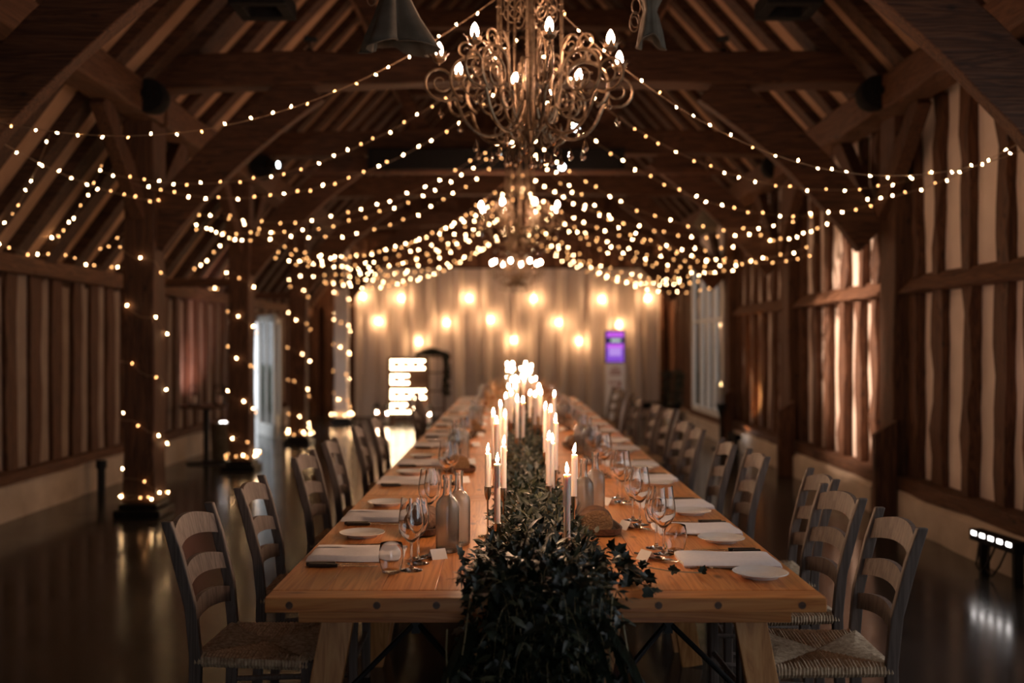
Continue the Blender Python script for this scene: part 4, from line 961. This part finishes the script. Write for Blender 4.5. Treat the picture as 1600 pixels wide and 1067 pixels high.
dup(ch, (TX, 11.25, 3.0), 0.2, 'second gilt chandelier, smaller and blurred, hanging above the middle of the table')
dup(ch, (TX, 18.4, 2.97), 0.4, 'farthest gilt chandelier, hanging in front of the white drape')

# ------------------------------------------------------------------ fairy lights
def bulb_mesh(mat, sc):
    b = MB(); b.lathe([(0, 0), (0.0030, 0.001), (0.0048, 0.006), (0.0052, 0.011), (0.0036, 0.017), (0, 0.019)], 8); b.v = [(x * sc, y * sc, z * sc) for x, y, z in b.v]
    return b.mesh('fairy_bulb', mat, smooth=True)
BM = {(d, k): bulb_mesh(M['fairy_dim' if d else 'fairy'], (0.82, 1.0, 1.12, 1.22)[k]) for d in (0, 1) for k in range(4)}
def light_string(pts, label, group, spacing=0.105, seed=0, maxb=100, dim=None, cabr=0.0022):
    rr = random.Random(seed); t = thing('fairy_light_string', label, 'string lights', tuple(pts[0]), 0, group); o0 = Vector(pts[0])
    b = MB(); b.tube([p - o0 for p in pts], cabr, 5); b.build('wire', M['cable'], t, smooth=True)
    acc = spacing * 0.5; n = 0
    for a, c in zip(pts[:-1], pts[1:]):
        L_ = (c - a).length
        while acc < L_ and n < maxb:
            p = a.lerp(c, acc / L_) - o0
            u = Vector((rr.uniform(-1, 1), rr.uniform(-0.8, 0.8), rr.choice((-1, -0.6, 0.7, 1)))).normalized()
            Y = (p + o0).y; k = 0 if Y < 8 else (1 if Y < 11 else (2 if Y < 15 else 3))
            o = bpy.data.objects.new('bulb', BM[(1 if rr.random() < ((0.18 if Y < 7 else 0.5) if dim is None else dim) else 0, k)]); COL.objects.link(o); o.parent = t
            o.location = p + u * 0.003; o.rotation_euler = u.to_track_quat('Z', 'Y').to_euler(); n += 1
            acc += spacing * rr.uniform(0.75, 1.25)
        acc -= L_
    return t
def swag(A, B, sag, n=22):
    A, B = Vector(A), Vector(B); return [A.lerp(B, i / n) + Vector((0, 0, -4 * sag * (i / n) * (1 - i / n))) for i in range(n + 1)]
r = random.Random(99)
SW = [(5.5, 3.52, 0.47, 0.58), (7.15, 3.70, 0.46, 0.50), (8.25, 3.72, 0.44, 0.50), (9.3, 3.72, 0.44, 0.46), (9.8, 3.66, 0.5, 0.5), (10.3, 3.72, 0.45, 0.45),  (11.6, 3.72, 0.46, 0.44), (11.95, 3.62, 0.5, 0.5), (12.4, 3.72, 0.42, 0.42),  (13.4, 3.72, 0.42, 0.42), (13.95, 3.6, 0.46, 0.46), (14.5, 3.70, 0.4, 0.4), (15.0, 3.6, 0.46, 0.46), (15.6, 3.70, 0.4, 0.42), (16.7, 3.7, 0.38, 0.38), (17.8, 3.7, 0.36, 0.36)]
for i, (y, zc, sl, sr) in enumerate(SW):
    if y > 9: zc += r.uniform(-0.25, 0.02)
    for s, sag, nm in ((-1, sl, 'left'), (1, sr, 'right')):
        zb = (2.78 if s < 0 else 2.68) + (r.uniform(-0.05, 0.05) if y < 9 else r.uniform(-0.38, 0.16))
        pts = swag((TX - 0.02, y, zc), (s * 3.06, y + r.uniform(-0.3, 0.3), zb), sag + (r.uniform(-0.02, 0.02) if y < 9 else r.uniform(-0.14, 0.14)))
        light_string(pts, 'fairy light swag from the ridge to the %s side, %s from the camera end' % (nm, 'nearest' if i == 0 else ordw(i)), 'fairy light swags over the nave', seed=200 + i * 2 + (s > 0), spacing=0.118 if y < 9 else 0.155)
for s, nm in ((-1, 'left'), (1, 'right')):
    ys = [5.5, 8.7, 11.85]
    for i, (a, c) in enumerate(zip(ys[:-1], ys[1:])):
        pts = swag((s * 3.04, a, 2.74), (s * 3.04, c, 2.74), 0.10, 12)
        light_string(pts, 'fairy light string drooping between %s posts, %s bay from the camera end' % (nm, ordw(i)), 'fairy light strings along the posts', seed=300 + i * 2 + (s > 0), spacing=0.26)
AI = [(5.6, 7.4), (6.7, 8.0), (7.6, 8.9), (8.8, 9.9), (9.9, 11.0), (11.4, 12.6), (13.0, 14.2)]
for i, (ya, yb) in enumerate(AI):
    pts = swag((-3.1, ya, 2.9), (-4.12, yb, 2.42), 0.10, 10)
    light_string(pts, 'short fairy light string under the aisle roof, %s from the camera end' % ordw(i), 'fairy light strings in the left aisle', seed=400 + i, spacing=0.2)
pts = [Vector((-4.13, 7.6 + 0.35 * k, 2.29 + 0.03 * math.sin(k * 1.7))) for k in range(20)]
light_string(pts, 'string of fairy lights lying along the left wall plate', 'fairy light strings in the left aisle', seed=450, spacing=0.2)
for i, y in enumerate(POSTY[1:]):
    pts = []; turns = 5; n = 120; rr = random.Random(i)
    for k in range(n + 1):
        a = 2 * PI * turns * k / n + 0.7 * i; z = 2.6 - (2.6 - 0.2) * k / n; q = 0.158 if i == 0 else 0.15
        m_ = max(abs(math.cos(a)), abs(math.sin(a))); pts.append(Vector((-PX + q * math.cos(a) / m_, y + q * 1.08 * math.sin(a) / m_, z + 0.02 * math.sin(k))))
    for k in range(60):
        a = 2 * PI * 3 * k / 60; m_ = max(abs(math.cos(a)), abs(math.sin(a))); q = 0.16 + 0.03 * rr.random(); pts.append(Vector((-PX + q * math.cos(a) / m_, y + q * math.sin(a) / m_, 0.15 + 0.05 * rr.random() + (0.0 if k else 0.02))))
    light_string(pts, 'fairy lights wound down the %s freestanding oak post on the left' % ('nearest', 'second', 'third', 'farthest')[i], 'fairy lights wound round the posts', seed=500 + i, spacing=0.30 if i == 0 else 0.24)

# ------------------------------------------------------------------ fittings in the roof
def make_speaker():
    t = thing('round_speaker', '', 'speaker', group='black round speakers at the truss ends')
    b = MB(); b.lathe([(0, -0.10), (0.09, -0.10), (0.125, -0.06), (0.14, 0.02), (0.14, 0.11), (0.13, 0.13), (0, 0.13)], 24); o = b.build('housing', M['black'], t, smooth=True)
    b = MB(); b.lathe([(0, -0.105), (0.085, -0.104), (0.088, -0.10), (0, -0.098)], 20); b.build('grille', M['iron'], t, smooth=True)
    b = MB(); b.box((0, 0, 0.16), (0.05, 0.05, 0.08)); b.build('bracket', M['iron'], t); return t
P_spk = Proto(make_speaker)
for i, (x, y, w) in enumerate(((-2.98, 8.30, 'left end of the nearest tie beam'), (2.98, 8.20, 'right end of the nearest tie beam'), (-2.86, 11.55, 'left end of the second tie beam'), (3.02, 11.5, 'right end of the second tie beam'), (-2.96, 14.7, 'left end of the third tie beam'))):
    P_spk.put((x, y, 3.54), (PI / 2, 0, 0), 'black round speaker fixed at the ' + w)
scr = thing('screen_case', 'long black projector screen case fixed along the second tie beam', 'projector screen', (-0.17, 11.60, 3.58))
b = MB(); b.box((0, 0, 0.06), (2.92, 0.20, 0.25)); b.build('case', M['black'], scr, bevel=0.015)
for x in (-1.47, 1.47): b = MB(); b.box((x, 0, 0.06), (0.03, 0.21, 0.26)); b.build('end_cap', M['iron'], scr)
b = MB(); b.box((0, -0.02, -0.085), (5.6, 0.10, 0.035)); o = b.build('lath', M['oak_x'], scr); o['label'] = 'thin wooden lath under the case'
def make_spotlight():
    t = thing('spotlight', '', 'spotlight', group='small spotlights on the tie beams')
    b = MB(); b.lathe([(0, -0.09), (0.03, -0.09), (0.036, -0.05), (0.04, 0.05), (0.042, 0.06), (0.036, 0.06), (0.034, 0.04), (0, 0.04)], 16); b.v = [(x, -z, y) for x, y, z in b.v]; b.build('can', M['iron'], t, smooth=True)
    b = MB(); b.lathe([(0, 0.0), (0.033, 0.0), (0.033, 0.004), (0, 0.006)], 16); b.v = [(x, -z - 0.044, y) for x, y, z in b.v]; o = b.build('lens', M['spotface'], t)
    b = MB(); b.tube([(0, 0.0, 0.03), (0, 0, 0.10)], 0.008, 6); b.build('bracket', M['iron'], t); return t
P_sl = Proto(make_spotlight)
p = at(878, 262, 11.45); P_sl.put(p, 0, 'small spotlight shining white below the screen case')
p = at(899, 189, 11.45); P_sl.put((p.x, 11.40, 3.96), 0, 'small spotlight shining white above the screen case')
p = at(427, 262, 11.35); P_sl.put((-2.70, 11.36, 3.54), 1.25, 'small spotlight beside the second left speaker, aimed across the nave')
def make_tielamp():
    t = thing('tie_beam_lamp', '', 'lamp', group='little lamps standing on the nearest tie beam')
    b = MB(); b.lathe([(0, -0.06), (0.022, -0.06), (0.028, 0.04), (0.024, 0.045), (0, 0.03)], 12); b.v = [(-z, y, x + 0.10) for x, y, z in b.v]; b.build('head', M['iron'], t, smooth=True)
    b = MB(); b.tube([(0, 0, 0), (0, 0, 0.09)], 0.008, 6); b.lathe([(0, 0), (0.03, 0), (0.03, 0.01), (0, 0.012)], 12); b.build('stand', M['iron'], t, smooth=True); return t
P_tl = Proto(make_tielamp)
P_tl.put((-1.74, 8.62, 4.035), 0.4, 'little black lamp standing on the left half of the nearest tie beam'); P_tl.put((1.84, 8.62, 4.035), PI - 0.3, 'little black lamp standing on the right half of the nearest tie beam')
def make_frame():
    t = thing('hanging_heater', '', 'heater', group='square black heaters hung in the roof')
    b = MB(); w = 0.40
    for a, d in (((0, -w / 2 + 0.04, 0), (w, 0.08, 0.12)), ((0, w / 2 - 0.04, 0), (w, 0.08, 0.12)), ((-w / 2 + 0.04, 0, 0), (0.08, w - 0.16, 0.12)), ((w / 2 - 0.04, 0, 0), (0.08, w - 0.16, 0.12))): b.box(a, d)
    b.build('frame', M['black'], t, bevel=0.006)
    b = MB(); b.box((0, 0, 0.05), (0.25, 0.25, 0.015)); b.build('panel', M['walnut'], t)
    b = MB()
    for x in (-0.15, 0.15): b.tube([(x, 0, 0.05), (x, 0, 1.75)], 0.004, 5)
    b.build('hanging_rod', M['iron'], t); return t
P_fr = Proto(make_frame)
p = at(411, 18, 7.2); P_fr.put((p.x, 7.2, 3.95), 0, 'square black heater hanging in the left roof slope'); p = at(1232, 18, 7.2); P_fr.put((p.x, 7.2, 3.95), 0, 'square black heater hanging in the right roof slope')
# bunched grey cloths hanging from the roof
def cloth(name, label, loc, prof, seed, amp, loops):
    t = thing(name, label, 'cloth', loc, 0, 'grey cloths hanging in the roof'); rr = random.Random(seed); b = MB(); n = 48; vs = []
    ph = [rr.uniform(0, 6.28) for _ in range(4)]
    for q, (rx, ry, z) in enumerate(prof):
        am = amp * (q / (len(prof) - 1)) ** 0.6
        for k in range(n):
            a = 2 * PI * k / n; f = 1 + am * (0.5 * math.sin(3 * a + ph[0]) + 0.35 * math.sin(5 * a + ph[1] + q * 0.1) + 0.15 * math.sin(9 * a + ph[2]))
            zz = z + (0.03 * math.sin(2 * a + ph[3]) if q == len(prof) - 1 else 0); vs.append((rx * f * math.cos(a), ry * f * math.sin(a), zz))
    b.add(vs, [(q * n + k, (q + 1) * n + k, (q + 1) * n + (k + 1) % n, q * n + (k + 1) % n) for q in range(len(prof) - 1) for k in range(n)])
    o = b.build('cloth', M['greycloth'], t, smooth=True, ang=80); sm = o.modifiers.new('thick', 'SOLIDIFY'); sm.thickness = 0.004
    hem = MB(); last = vs[-n:]; hem.tube([Vector(v) for v in last] + [Vector(last[0])], 0.004, 5, cap=False); hem.build('hem', M['greycloth'], o, smooth=True)
    b = MB(); b.tube([(0, 0, prof[0][2] - 0.02), (0, 0, RIDGE - abs(loc[0]) * SL - 0.1 - loc[2])], 0.006, 6)
    for lx, lz in loops: b.tube([(lx + 0.02 * math.cos(2 * PI * k / 14), 0, lz + 0.035 * math.sin(2 * PI * k / 14)) for k in range(15)], 0.0035, 5)
    b.build('cord', M['cable'], t, smooth=True); return t
p = at(615, 80, 4.5)
cloth('hanging_cloth', 'flared grey cloth hanging left of the nearest chandelier', (p.x, 4.5, p.z), [(0.03, 0.03, 0.34), (0.045, 0.04, 0.29), (0.065, 0.05, 0.22), (0.09, 0.05, 0.145), (0.125, 0.055, 0.065), (0.15, 0.06, 0.015)], 3, 0.85, ((-0.10, 0.24), (-0.09, 0.27)))
p = at(1015, 72, 4.5)
cloth('hanging_cloth', 'narrow knotted grey cloth hanging right of the nearest chandelier', (p.x, 4.5, p.z), [(0.02, 0.02, 0.34), (0.075, 0.05, 0.27), (0.055, 0.04, 0.22), (0.034, 0.032, 0.175), (0.028, 0.028, 0.155), (0.036, 0.032, 0.13), (0.048, 0.036, 0.065), (0.058, 0.04, 0.015)], 8, 0.35, ((-0.06, 0.18), (-0.065, 0.12), (-0.07, 0.10)))
p = at(1105, 350, 13.6)
cloth('hanging_cloth', 'pale blurred cloth hanging high by the third right post', (p.x, 13.6, p.z - 0.12), [(0.02, 0.02, 0.36), (0.10, 0.06, 0.24), (0.17, 0.08, 0.12), (0.08, 0.06, 0.0)], 5, 0.2, ())

# ------------------------------------------------------------------ the far end: drape, bulbs, sign, kiosk
CY = 20.45
dr = thing('white_drape', 'floor length pleated white drape covering the far wall', 'curtain', (0, CY, 0)); b = MB(); n = 420; x0, x1 = -3.2, 3.06; zs = [0.02, 0.8, 1.6, 2.4, 3.06]; vs = []
rr = random.Random(6); ph = [rr.uniform(0, 6) for _ in range(6)]
for i in range(n + 1):
    x = x0 + (x1 - x0) * i / n
    for q, z in enumerate(zs):
        am = 0.045 - 0.006 * q; yv = am * (math.sin(x * 21 + ph[0] + 0.4 * math.sin(x * 2 + z)) + 0.5 * math.sin(x * 33 + ph[1]) + 0.4 * math.sin(x * 7.5 + ph[2] + z * 0.3))
        vs.append((x, yv, z - (max(0, 0.5 - (x - x0)) ** 2 * 1.6 * z / 3 if q > 2 else 0)))
m = len(zs); b.add(vs, [(i * m + q, (i + 1) * m + q, (i + 1) * m + q + 1, i * m + q + 1) for i in range(n) for q in range(m - 1)]); b.build('fabric', M['drape'], dr, smooth=True, ang=80)
b = MB(); b.tube([(x0, 0.0, 3.08), (x1, 0.0, 3.08)], 0.02, 8); b.build('rail', M['iron'], dr, smooth=True)
def make_festoon():
    t = thing('hanging_bulb', '', 'light bulb', group='round glowing bulbs glowing through the white drape')
    b = MB(); b.lathe([(0, -0.055), (0.022, -0.05), (0.043, -0.025), (0.047, 0.0), (0.04, 0.024), (0.024, 0.046), (0.016, 0.056), (0, 0.056)], 14); b.build('globe', M['festoon'], t, smooth=True)
    b = MB(); b.lathe([(0, 0.055), (0.018, 0.055), (0.018, 0.095), (0.006, 0.105), (0, 0.105)], 10); b.build('socket', M['iron'], t, smooth=True); return t
P_fe = Proto(make_festoon)
FE = [(567, 463), (627, 466), (733, 466), (834, 467), (940, 468), (1012, 466), (592, 502), (698, 504), (767, 499), (873, 504), (967, 507), (905, 533), (655, 534), (803, 531)]
for i, (px, py) in enumerate(FE):
    p = at(px, py, CY + 0.16)
    row = 'top' if py < 480 else ('middle' if py < 515 else 'lowest'); k = sorted(q for q in FE if ('top' if q[1] < 480 else ('middle' if q[1] < 515 else 'lowest')) == row).index((px, py))
    o = P_fe.put(p, 0, 'round bulb glowing through the drape, %s row, %s from the left' % (row, ordw(k)))
    b = MB(); b.tube([(0, 0, 0.10), (0, 0, 3.07 - p.z), (0, -0.16, 3.08 - p.z)], 0.003, 5)
    if i == 0: b.build('flex', M['iron'], o)
    else:
        for c in [c for c in o.children if c.name.startswith('flex')]: bpy.data.objects.remove(c)
        b.build('flex', M['iron'], o)
# marquee sign: four rows of bulbs on a dark board
p = at(638, 602, 18.9); sg = thing('light_up_sign', 'dark upright board with four rows of glowing bulbs before the drape', 'sign', (p.x, 18.9, 0))
b = MB(); b.box((-0.0, 0.03, 0.72), (0.80, 0.05, 1.08)); b.build('board', M['walnut'], sg, bevel=0.01)
for x in (-0.3, 0.3): b = MB(); b.box((x, 0.05, 0.09), (0.06, 0.3, 0.18)); b.build('foot', M['walnut'], sg)
rr = random.Random(2)
for row, (z, wd) in enumerate(((1.12, 0.66), (0.84, 0.36), (0.56, 0.68), (0.29, 0.46))):
    tr = MB(); tr.box((-0.34 + wd / 2, 0.0, z), (wd, 0.02, 0.20)); ro = tr.build('bulb_row', M['walnut'], sg)
    nb = int(wd / 0.06)
    for k in range(nb):
        for v in (-1, 0, 1):
            if v == 0 and k % 3: continue
            q = MB(); q.lathe([(0, -0.02), (0.014, -0.014), (0.02, 0), (0.014, 0.014), (0, 0.02)], 8, (-0.34 + 0.03 + k * (wd - 0.06) / max(1, nb - 1), -0.028, z + v * 0.07)); q.build('bulb', M['signbulb'], ro, smooth=True)
# candles in glass lanterns on the floor by the sign
def make_lantern(white=True):
    t = thing('candle_lantern', '', 'lantern', group='glass candle lanterns'); b = MB()
    b.box((0, 0, 0.012), (0.15, 0.15, 0.024)); b.box((0, 0, 0.30), (0.15, 0.15, 0.016))
    for x in (-1, 1):
        for y in (-1, 1): b.box((x * 0.069, y * 0.069, 0.155), (0.010, 0.010, 0.28))
    b.lathe([(0.07, 0.308), (0.03, 0.36), (0, 0.37)], 4); b.tube([(0.03 * math.cos(PI * k / 8), 0, 0.36 + 0.045 * math.sin(PI * k / 8)) for k in range(9)], 0.003, 5); b.build('case', M['iron'], t)
    b = MB(); b.lathe([(0, 0.025), (0.032, 0.025), (0.032, 0.17), (0.028, 0.175), (0, 0.172)], 14); b.build('pillar_candle', M['wax'], t, smooth=True)
    b = MB(); b.lathe([(0, 0), (0.006, 0.006), (0.007, 0.015), (0.003, 0.03), (0, 0.038)], 8, (0, 0, 0.178)); b.build('flame', M['flame'], t, smooth=True); return t
P_lan = Proto(make_lantern)
for i, (px, py, Y, w) in enumerate(((589, 655, 19.2, 'on the floor left of the bulb sign, outer one'), (605, 658, 18.9, 'on the floor left of the bulb sign, inner one'), (657, 655, 18.5, 'on the floor right of the bulb sign, inner one'), (671, 655, 18.6, 'on the floor right of the bulb sign, outer one'))):
    p = at(px, py, Y); P_lan.put((p.x, Y, 0.002 if i < 2 else 0.002), 0, 'lantern with a lit candle ' + w)
# dark shelf rack with foliage on top
p = at(675, 600, 19.4); rk = thing('dark_rack', 'dark open shelf rack topped with trailing foliage beside the bulb sign', 'shelf', (p.x, 19.4, 0))
b = MB()
for x in (-0.24, 0.24):
    for y in (-0.13, 0.13): b.box((x, y, 0.68), (0.035, 0.035, 1.36))
b.build('upright', M['walnut'], rk)
for z in (0.25, 0.6, 0.95, 1.25): b = MB(); b.box((0, 0, z), (0.5, 0.3, 0.025)); b.build('shelf', M['walnut'], rk)
b = MB(); rr = random.Random(41)
for _ in range(420):
    a = rr.uniform(0, 1); q = Vector((-0.3 + 0.62 * a, rr.uniform(-0.17, 0.12), 1.30 + 0.13 * math.sin(PI * a) * rr.random())) if rr.random() < 0.6 else Vector((0.27 + rr.uniform(-0.05, 0.07), rr.uniform(-0.17, 0.12), rr.uniform(0.5, 1.3)))
    leaf_add(b, q, (rr.uniform(-1, 1), -0.8, rr.uniform(-1, 0.6)), (0, -1, 0.6), 0.07, 'ivy', rr)
b.build('foliage', M['ivy'], rk)
# photo kiosk with a purple screen
KY = 16.2; p = at(961, 542, KY); ks = thing('photo_kiosk', 'slim white kiosk with a glowing purple screen before the drape', 'kiosk', (p.x, KY, 0))
kw = plain('kiosk_white', (0.88, 0.86, 0.88), 0.6)
b = MB(); b.box((0, 0.04, 0.62), (0.30, 0.10, 1.16)); b.build('column', kw, ks, bevel=0.01)
b = MB(); b.box((0, 0.02, 0.02), (0.36, 0.34, 0.04)); b.build('base', M['whiteframe'], ks, bevel=0.01)
b = MB(); b.box((0, 0.03, 1.46), (0.33, 0.07, 0.54)); b.build('screen_frame', M['black'], ks, bevel=0.008)
E1 = emit('screen_magenta', (0.62, 0.12, 0.85), 0.85); E2 = emit('screen_purple', (0.30, 0.10, 0.75), 0.7); E3 = emit('screen_pale', (0.52, 0.30, 0.85), 0.8); E4 = emit('screen_black', (0.02, 0.03, 0.03), 0.6); E5 = emit('screen_text', (0.55, 0.65, 0.62), 0.8)
sc_ = MB(); sc_.box((0, -0.008, 1.46), (0.285, 0.008, 0.49)); so = sc_.build('screen', E2, ks)
for nm, m, z, h, w, dx in (('top_band', E1, 1.66, 0.08, 0.275, 0), ('dark_band', E4, 1.565, 0.095, 0.275, 0), ('caption', E5, 1.565, 0.05, 0.16, 0.01), ('panel_glow', E1, 1.47, 0.07, 0.27, 0), ('panel_text', E3, 1.38, 0.13, 0.20, 0)):
    b = MB(); b.box((dx, -0.013 - (0.002 if nm in ('caption', 'panel_text') else 0), z), (w, 0.003, h)); b.build(nm, m, so)
txt = plain('kiosk_print', (0.45, 0.25, 0.26), 0.7)
b = MB()
for z, w, h in ((1.12, 0.10, 0.02), (1.07, 0.16, 0.035), (1.02, 0.19, 0.03)): b.box((0.005, -0.0115, z), (w, 0.003, h))
for k in range(4): b.box((-0.08 + k * 0.05, -0.0115, 0.88), (0.03, 0.003, 0.045))
b.box((0.075, -0.0115, 0.86), (0.05, 0.003, 0.09)); b.box((0.0, -0.0115, 0.80), (0.13, 0.003, 0.03)); b.build('printed_lines', txt, ks)
# dark bench with a plant in the far right corner
p = at(1040, 655, 18.6); bn = thing('dark_bench', 'low dark bench in the far right corner', 'bench', (2.72, 18.7, 0))
b = MB(); b.box((0, 0, 0.36), (0.9, 0.42, 0.12)); b.build('seat', M['black'], bn, bevel=0.02)
for x in (-0.38, 0.38):
    b = MB(); b.box((x, 0, 0.15), (0.06, 0.36, 0.30)); b.build('leg', M['walnut'], bn)
p = at(1064, 620, 17.9); pl = thing('potted_shrub', 'dark leafy shrub in a white pot beside the tall window', 'plant', (2.95, 18.15, 0)); b = MB(); rr = random.Random(12)
for _ in range(340):
    a = rr.uniform(0, 2 * PI); q = Vector((0.17 * math.cos(a) * rr.random(), 0.17 * math.sin(a) * rr.random(), rr.uniform(0.4, 1.0))); leaf_add(b, q, (math.cos(a), math.sin(a), rr.uniform(-.2, .8)), (0, -1, 0.6), 0.10, 'lance', rr)
b.build('foliage', M['ivy'], pl)
b = MB(); b.lathe([(0, 0), (0.09, 0), (0.12, 0.30), (0.11, 0.30), (0.085, 0.02), (0, 0.02)], 18); b.build('pot', M['whiteframe'], pl, smooth=True); b = MB(); b.lathe([(0, 0.26), (0.108, 0.27)], 14); b.tube([(0, 0, 0.02), (0, 0, 0.7)], 0.014, 6); b.build('trunk', M['walnut'], pl)
# wall lantern on a tall dark stand by the right wall
p = at(1143, 622, 14.3); wl = thing('lantern_stand', 'tall dark stand with a pale glass lantern beside the tall window', 'lantern', (3.02, 14.3, 0))
b = MB(); b.lathe([(0, 0), (0.14, 0), (0.14, 0.02), (0.02, 0.04), (0.018, 0.4), (0.03, 0.48), (0.075, 0.62), (0.075, 0.65), (0, 0.65)], 16); b.build('stand', M['iron'], wl, smooth=True)
b = MB(); b.lathe([(0.066, 0.65), (0.066, 0.96), (0.062, 0.96), (0.062, 0.65)], 18, closed=True); b.build('glass_tube', M['frosted'], wl, smooth=True)
b = MB(); b.lathe([(0, 0.651), (0.04, 0.651), (0.04, 0.90), (0, 0.90)], 14); b.build('pillar_candle', M['wax'], wl, smooth=True)
b = MB(); b.lathe([(0, 0.902), (0.008, 0.912), (0.009, 0.925), (0.003, 0.95), (0, 0.96)], 8); b.build('flame', emit('small_flame', (1.0, 0.6, 0.25), 12.0), wl, smooth=True)
# high table with lanterns in the left aisle
ht = thing('pedestal_table', 'small round pedestal table standing by the left aisle wall', 'table', (-3.82, 12.5, 0))
b = MB(); b.lathe([(0, 0.70), (0.31, 0.70), (0.33, 0.715), (0.33, 0.735), (0, 0.735)], 32); b.build('tabletop', M['walnut'], ht, smooth=True, ang=40)
b = MB(); b.lathe([(0, 0.0), (0.25, 0.0), (0.25, 0.012), (0.05, 0.03), (0.036, 0.06), (0.036, 0.66), (0.09, 0.70), (0, 0.70)], 24); b.build('pedestal', M['iron'], ht, smooth=True, ang=40)
def make_cage():
    t = thing('wire_lantern', '', 'lantern', group='wire lanterns on the aisle table'); b = MB()
    for k in range(10):
        a = 2 * PI * k / 10; b.tube([(0.075 * math.cos(a), 0.075 * math.sin(a), 0.01), (0.085 * math.cos(a), 0.085 * math.sin(a), 0.14), (0.055 * math.cos(a), 0.055 * math.sin(a), 0.24), (0.02 * math.cos(a), 0.02 * math.sin(a), 0.265)], 0.0035, 5)
    for rr_, z in ((0.077, 0.012), (0.086, 0.14)): b.tube([(rr_ * math.cos(2 * PI * k / 16), rr_ * math.sin(2 * PI * k / 16), z) for k in range(17)], 0.004, 5)
    b.build('cage', M['iron'], t, smooth=True); b = MB(); b.tube([(0.05 * math.cos(PI * k / 8), 0, 0.26 + 0.06 * math.sin(PI * k / 8)) for k in range(9)], 0.003, 5); b.build('handle', M['iron'], t)
    b = MB(); b.lathe([(0, 0.0), (0.076, 0), (0.076, 0.012), (0, 0.012)], 16); b.build('base', M['iron'], t); b = MB(); b.lathe([(0, 0.012), (0.03, 0.012), (0.03, 0.11), (0, 0.11)], 12); b.build('pillar_candle', M['wax'], t, smooth=True); return t
P_cg = Proto(make_cage); P_cg.put((-3.97, 12.48, 0.736), 0, 'wire candle lantern on the left half of the aisle table'); P_cg.put((-3.66, 12.52, 0.736), 1, 'wire candle lantern on the right half of the aisle table')
# LED battens at the foot of the walls
def make_led():
    t = thing('led_uplighter', '', 'light', group='black LED uplighters on the floor'); b = MB(); b.box((0, 0, 0.245), (0.50, 0.09, 0.075)); b.build('housing', M['black'], t, bevel=0.008)
    for k in range(5): b = MB(); b.box((-0.19 + k * 0.095, -0.0455, 0.26), (0.05, 0.004, 0.024)); b.build('led', M['ledwhite'], t)
    for x in (-0.18, 0.18): b = MB(); b.box((x, 0.02, 0.105), (0.03, 0.06, 0.21)); b.build('foot', M['iron'], t)
    b = MB()
    for k in range(2): b.tube([(-0.2 + 0.12 * k, 0.0, 0.215), (-0.19 + 0.12 * k, -0.03, 0.05), (-0.12 + 0.12 * k, -0.04, 0.02), (-0.05 + 0.12 * k, -0.03, 0.10), (-0.02 + 0.12 * k, 0.0, 0.21)], 0.007, 6)
    b.build('cable', M['iron'], t, smooth=True); return t
P_led = Proto(make_led)
P_led.put((3.08, 6.30, 0.0), -PI / 2 + 0.10, 'black LED uplighter with five white diodes at the foot of the right wall, nearest')
P_led.put((3.05, 13.6, 0.0), PI / 2, 'black LED uplighter by the right wall near the tall window')
tub = thing('round_tub', 'pale round tub beyond the aisle table with an added strip for a reflected light', 'tub', (-3.72, 12.95, 0))
b = MB(); b.lathe([(0, 0), (0.15, 0), (0.165, 0.02), (0.18, 0.46), (0.175, 0.48), (0, 0.48)], 24); b.build('drum', M['greycloth'], tub, smooth=True, ang=40)
b = MB(); b.box((0.05, -0.12, 0.495), (0.17, 0.04, 0.03)); so_ = b.build('reflection_strip', M['black'], tub)  # glowing strip and its LEDs added in place of a reflection
for k in range(3): b = MB(); b.box((-0.002 + 0.052 * k, -0.141, 0.497), (0.036, 0.003, 0.016)); b.build('led', M['ledwhite'], so_)
# little fittings on the left wall
sw = thing('wall_switch', 'small pale switch on the left aisle wall between studs', 'switch', (XL - 0.03, 9.35, 1.47)); b = MB(); b.box((-0.02, 0, 0), (0.03, 0.085, 0.085)); b.build('plate', M['whiteframe'], sw, bevel=0.004); b = MB(); b.box((0, 0, 0), (0.012, 0.03, 0.05)); b.build('rocker', M['whiteframe'], sw)
pp = thing('floor_pipe', 'short dark capped pipe standing against the left plinth', 'pipe', (XL + 0.12, 10.0, 0)); b = MB(); b.tube([(0, 0, 0), (0, 0, 0.26)], 0.04, 12); b.build('pipe', M['iron'], pp, smooth=True); b = MB(); b.tube([(0, 0, 0.25), (0, 0, 0.33)], 0.055, 12); b.build('cap', M['iron'], pp, smooth=True)

# ------------------------------------------------------------------ the lamps' own beams
spot('spotlight_beam', (-2.62, 11.28, 3.54), (3.5, 9.75, 1.45), 4600, (1.0, 0.68, 0.48), 0.40, 0.8, 0.03)
spot('uplighter_beam', (3.08, 13.6, 0.24), (3.5, 13.5, 2.2), 150, (1.0, 0.42, 0.12), 1.5, 0.9, 0.05)
spot('uplighter_beam', (3.0, 6.25, 0.27), (3.4, 6.2, 2.4), 10, (1.0, 0.60, 0.50), 1.4, 0.9, 0.05)
spot('uplighter_beam', (-3.68, 12.80, 0.52), (-4.3, 13.5, 1.6), 110, (1.0, 0.55, 0.50), 1.2, 0.9, 0.05)  # pink wash on the aisle wall, placed at the added strip
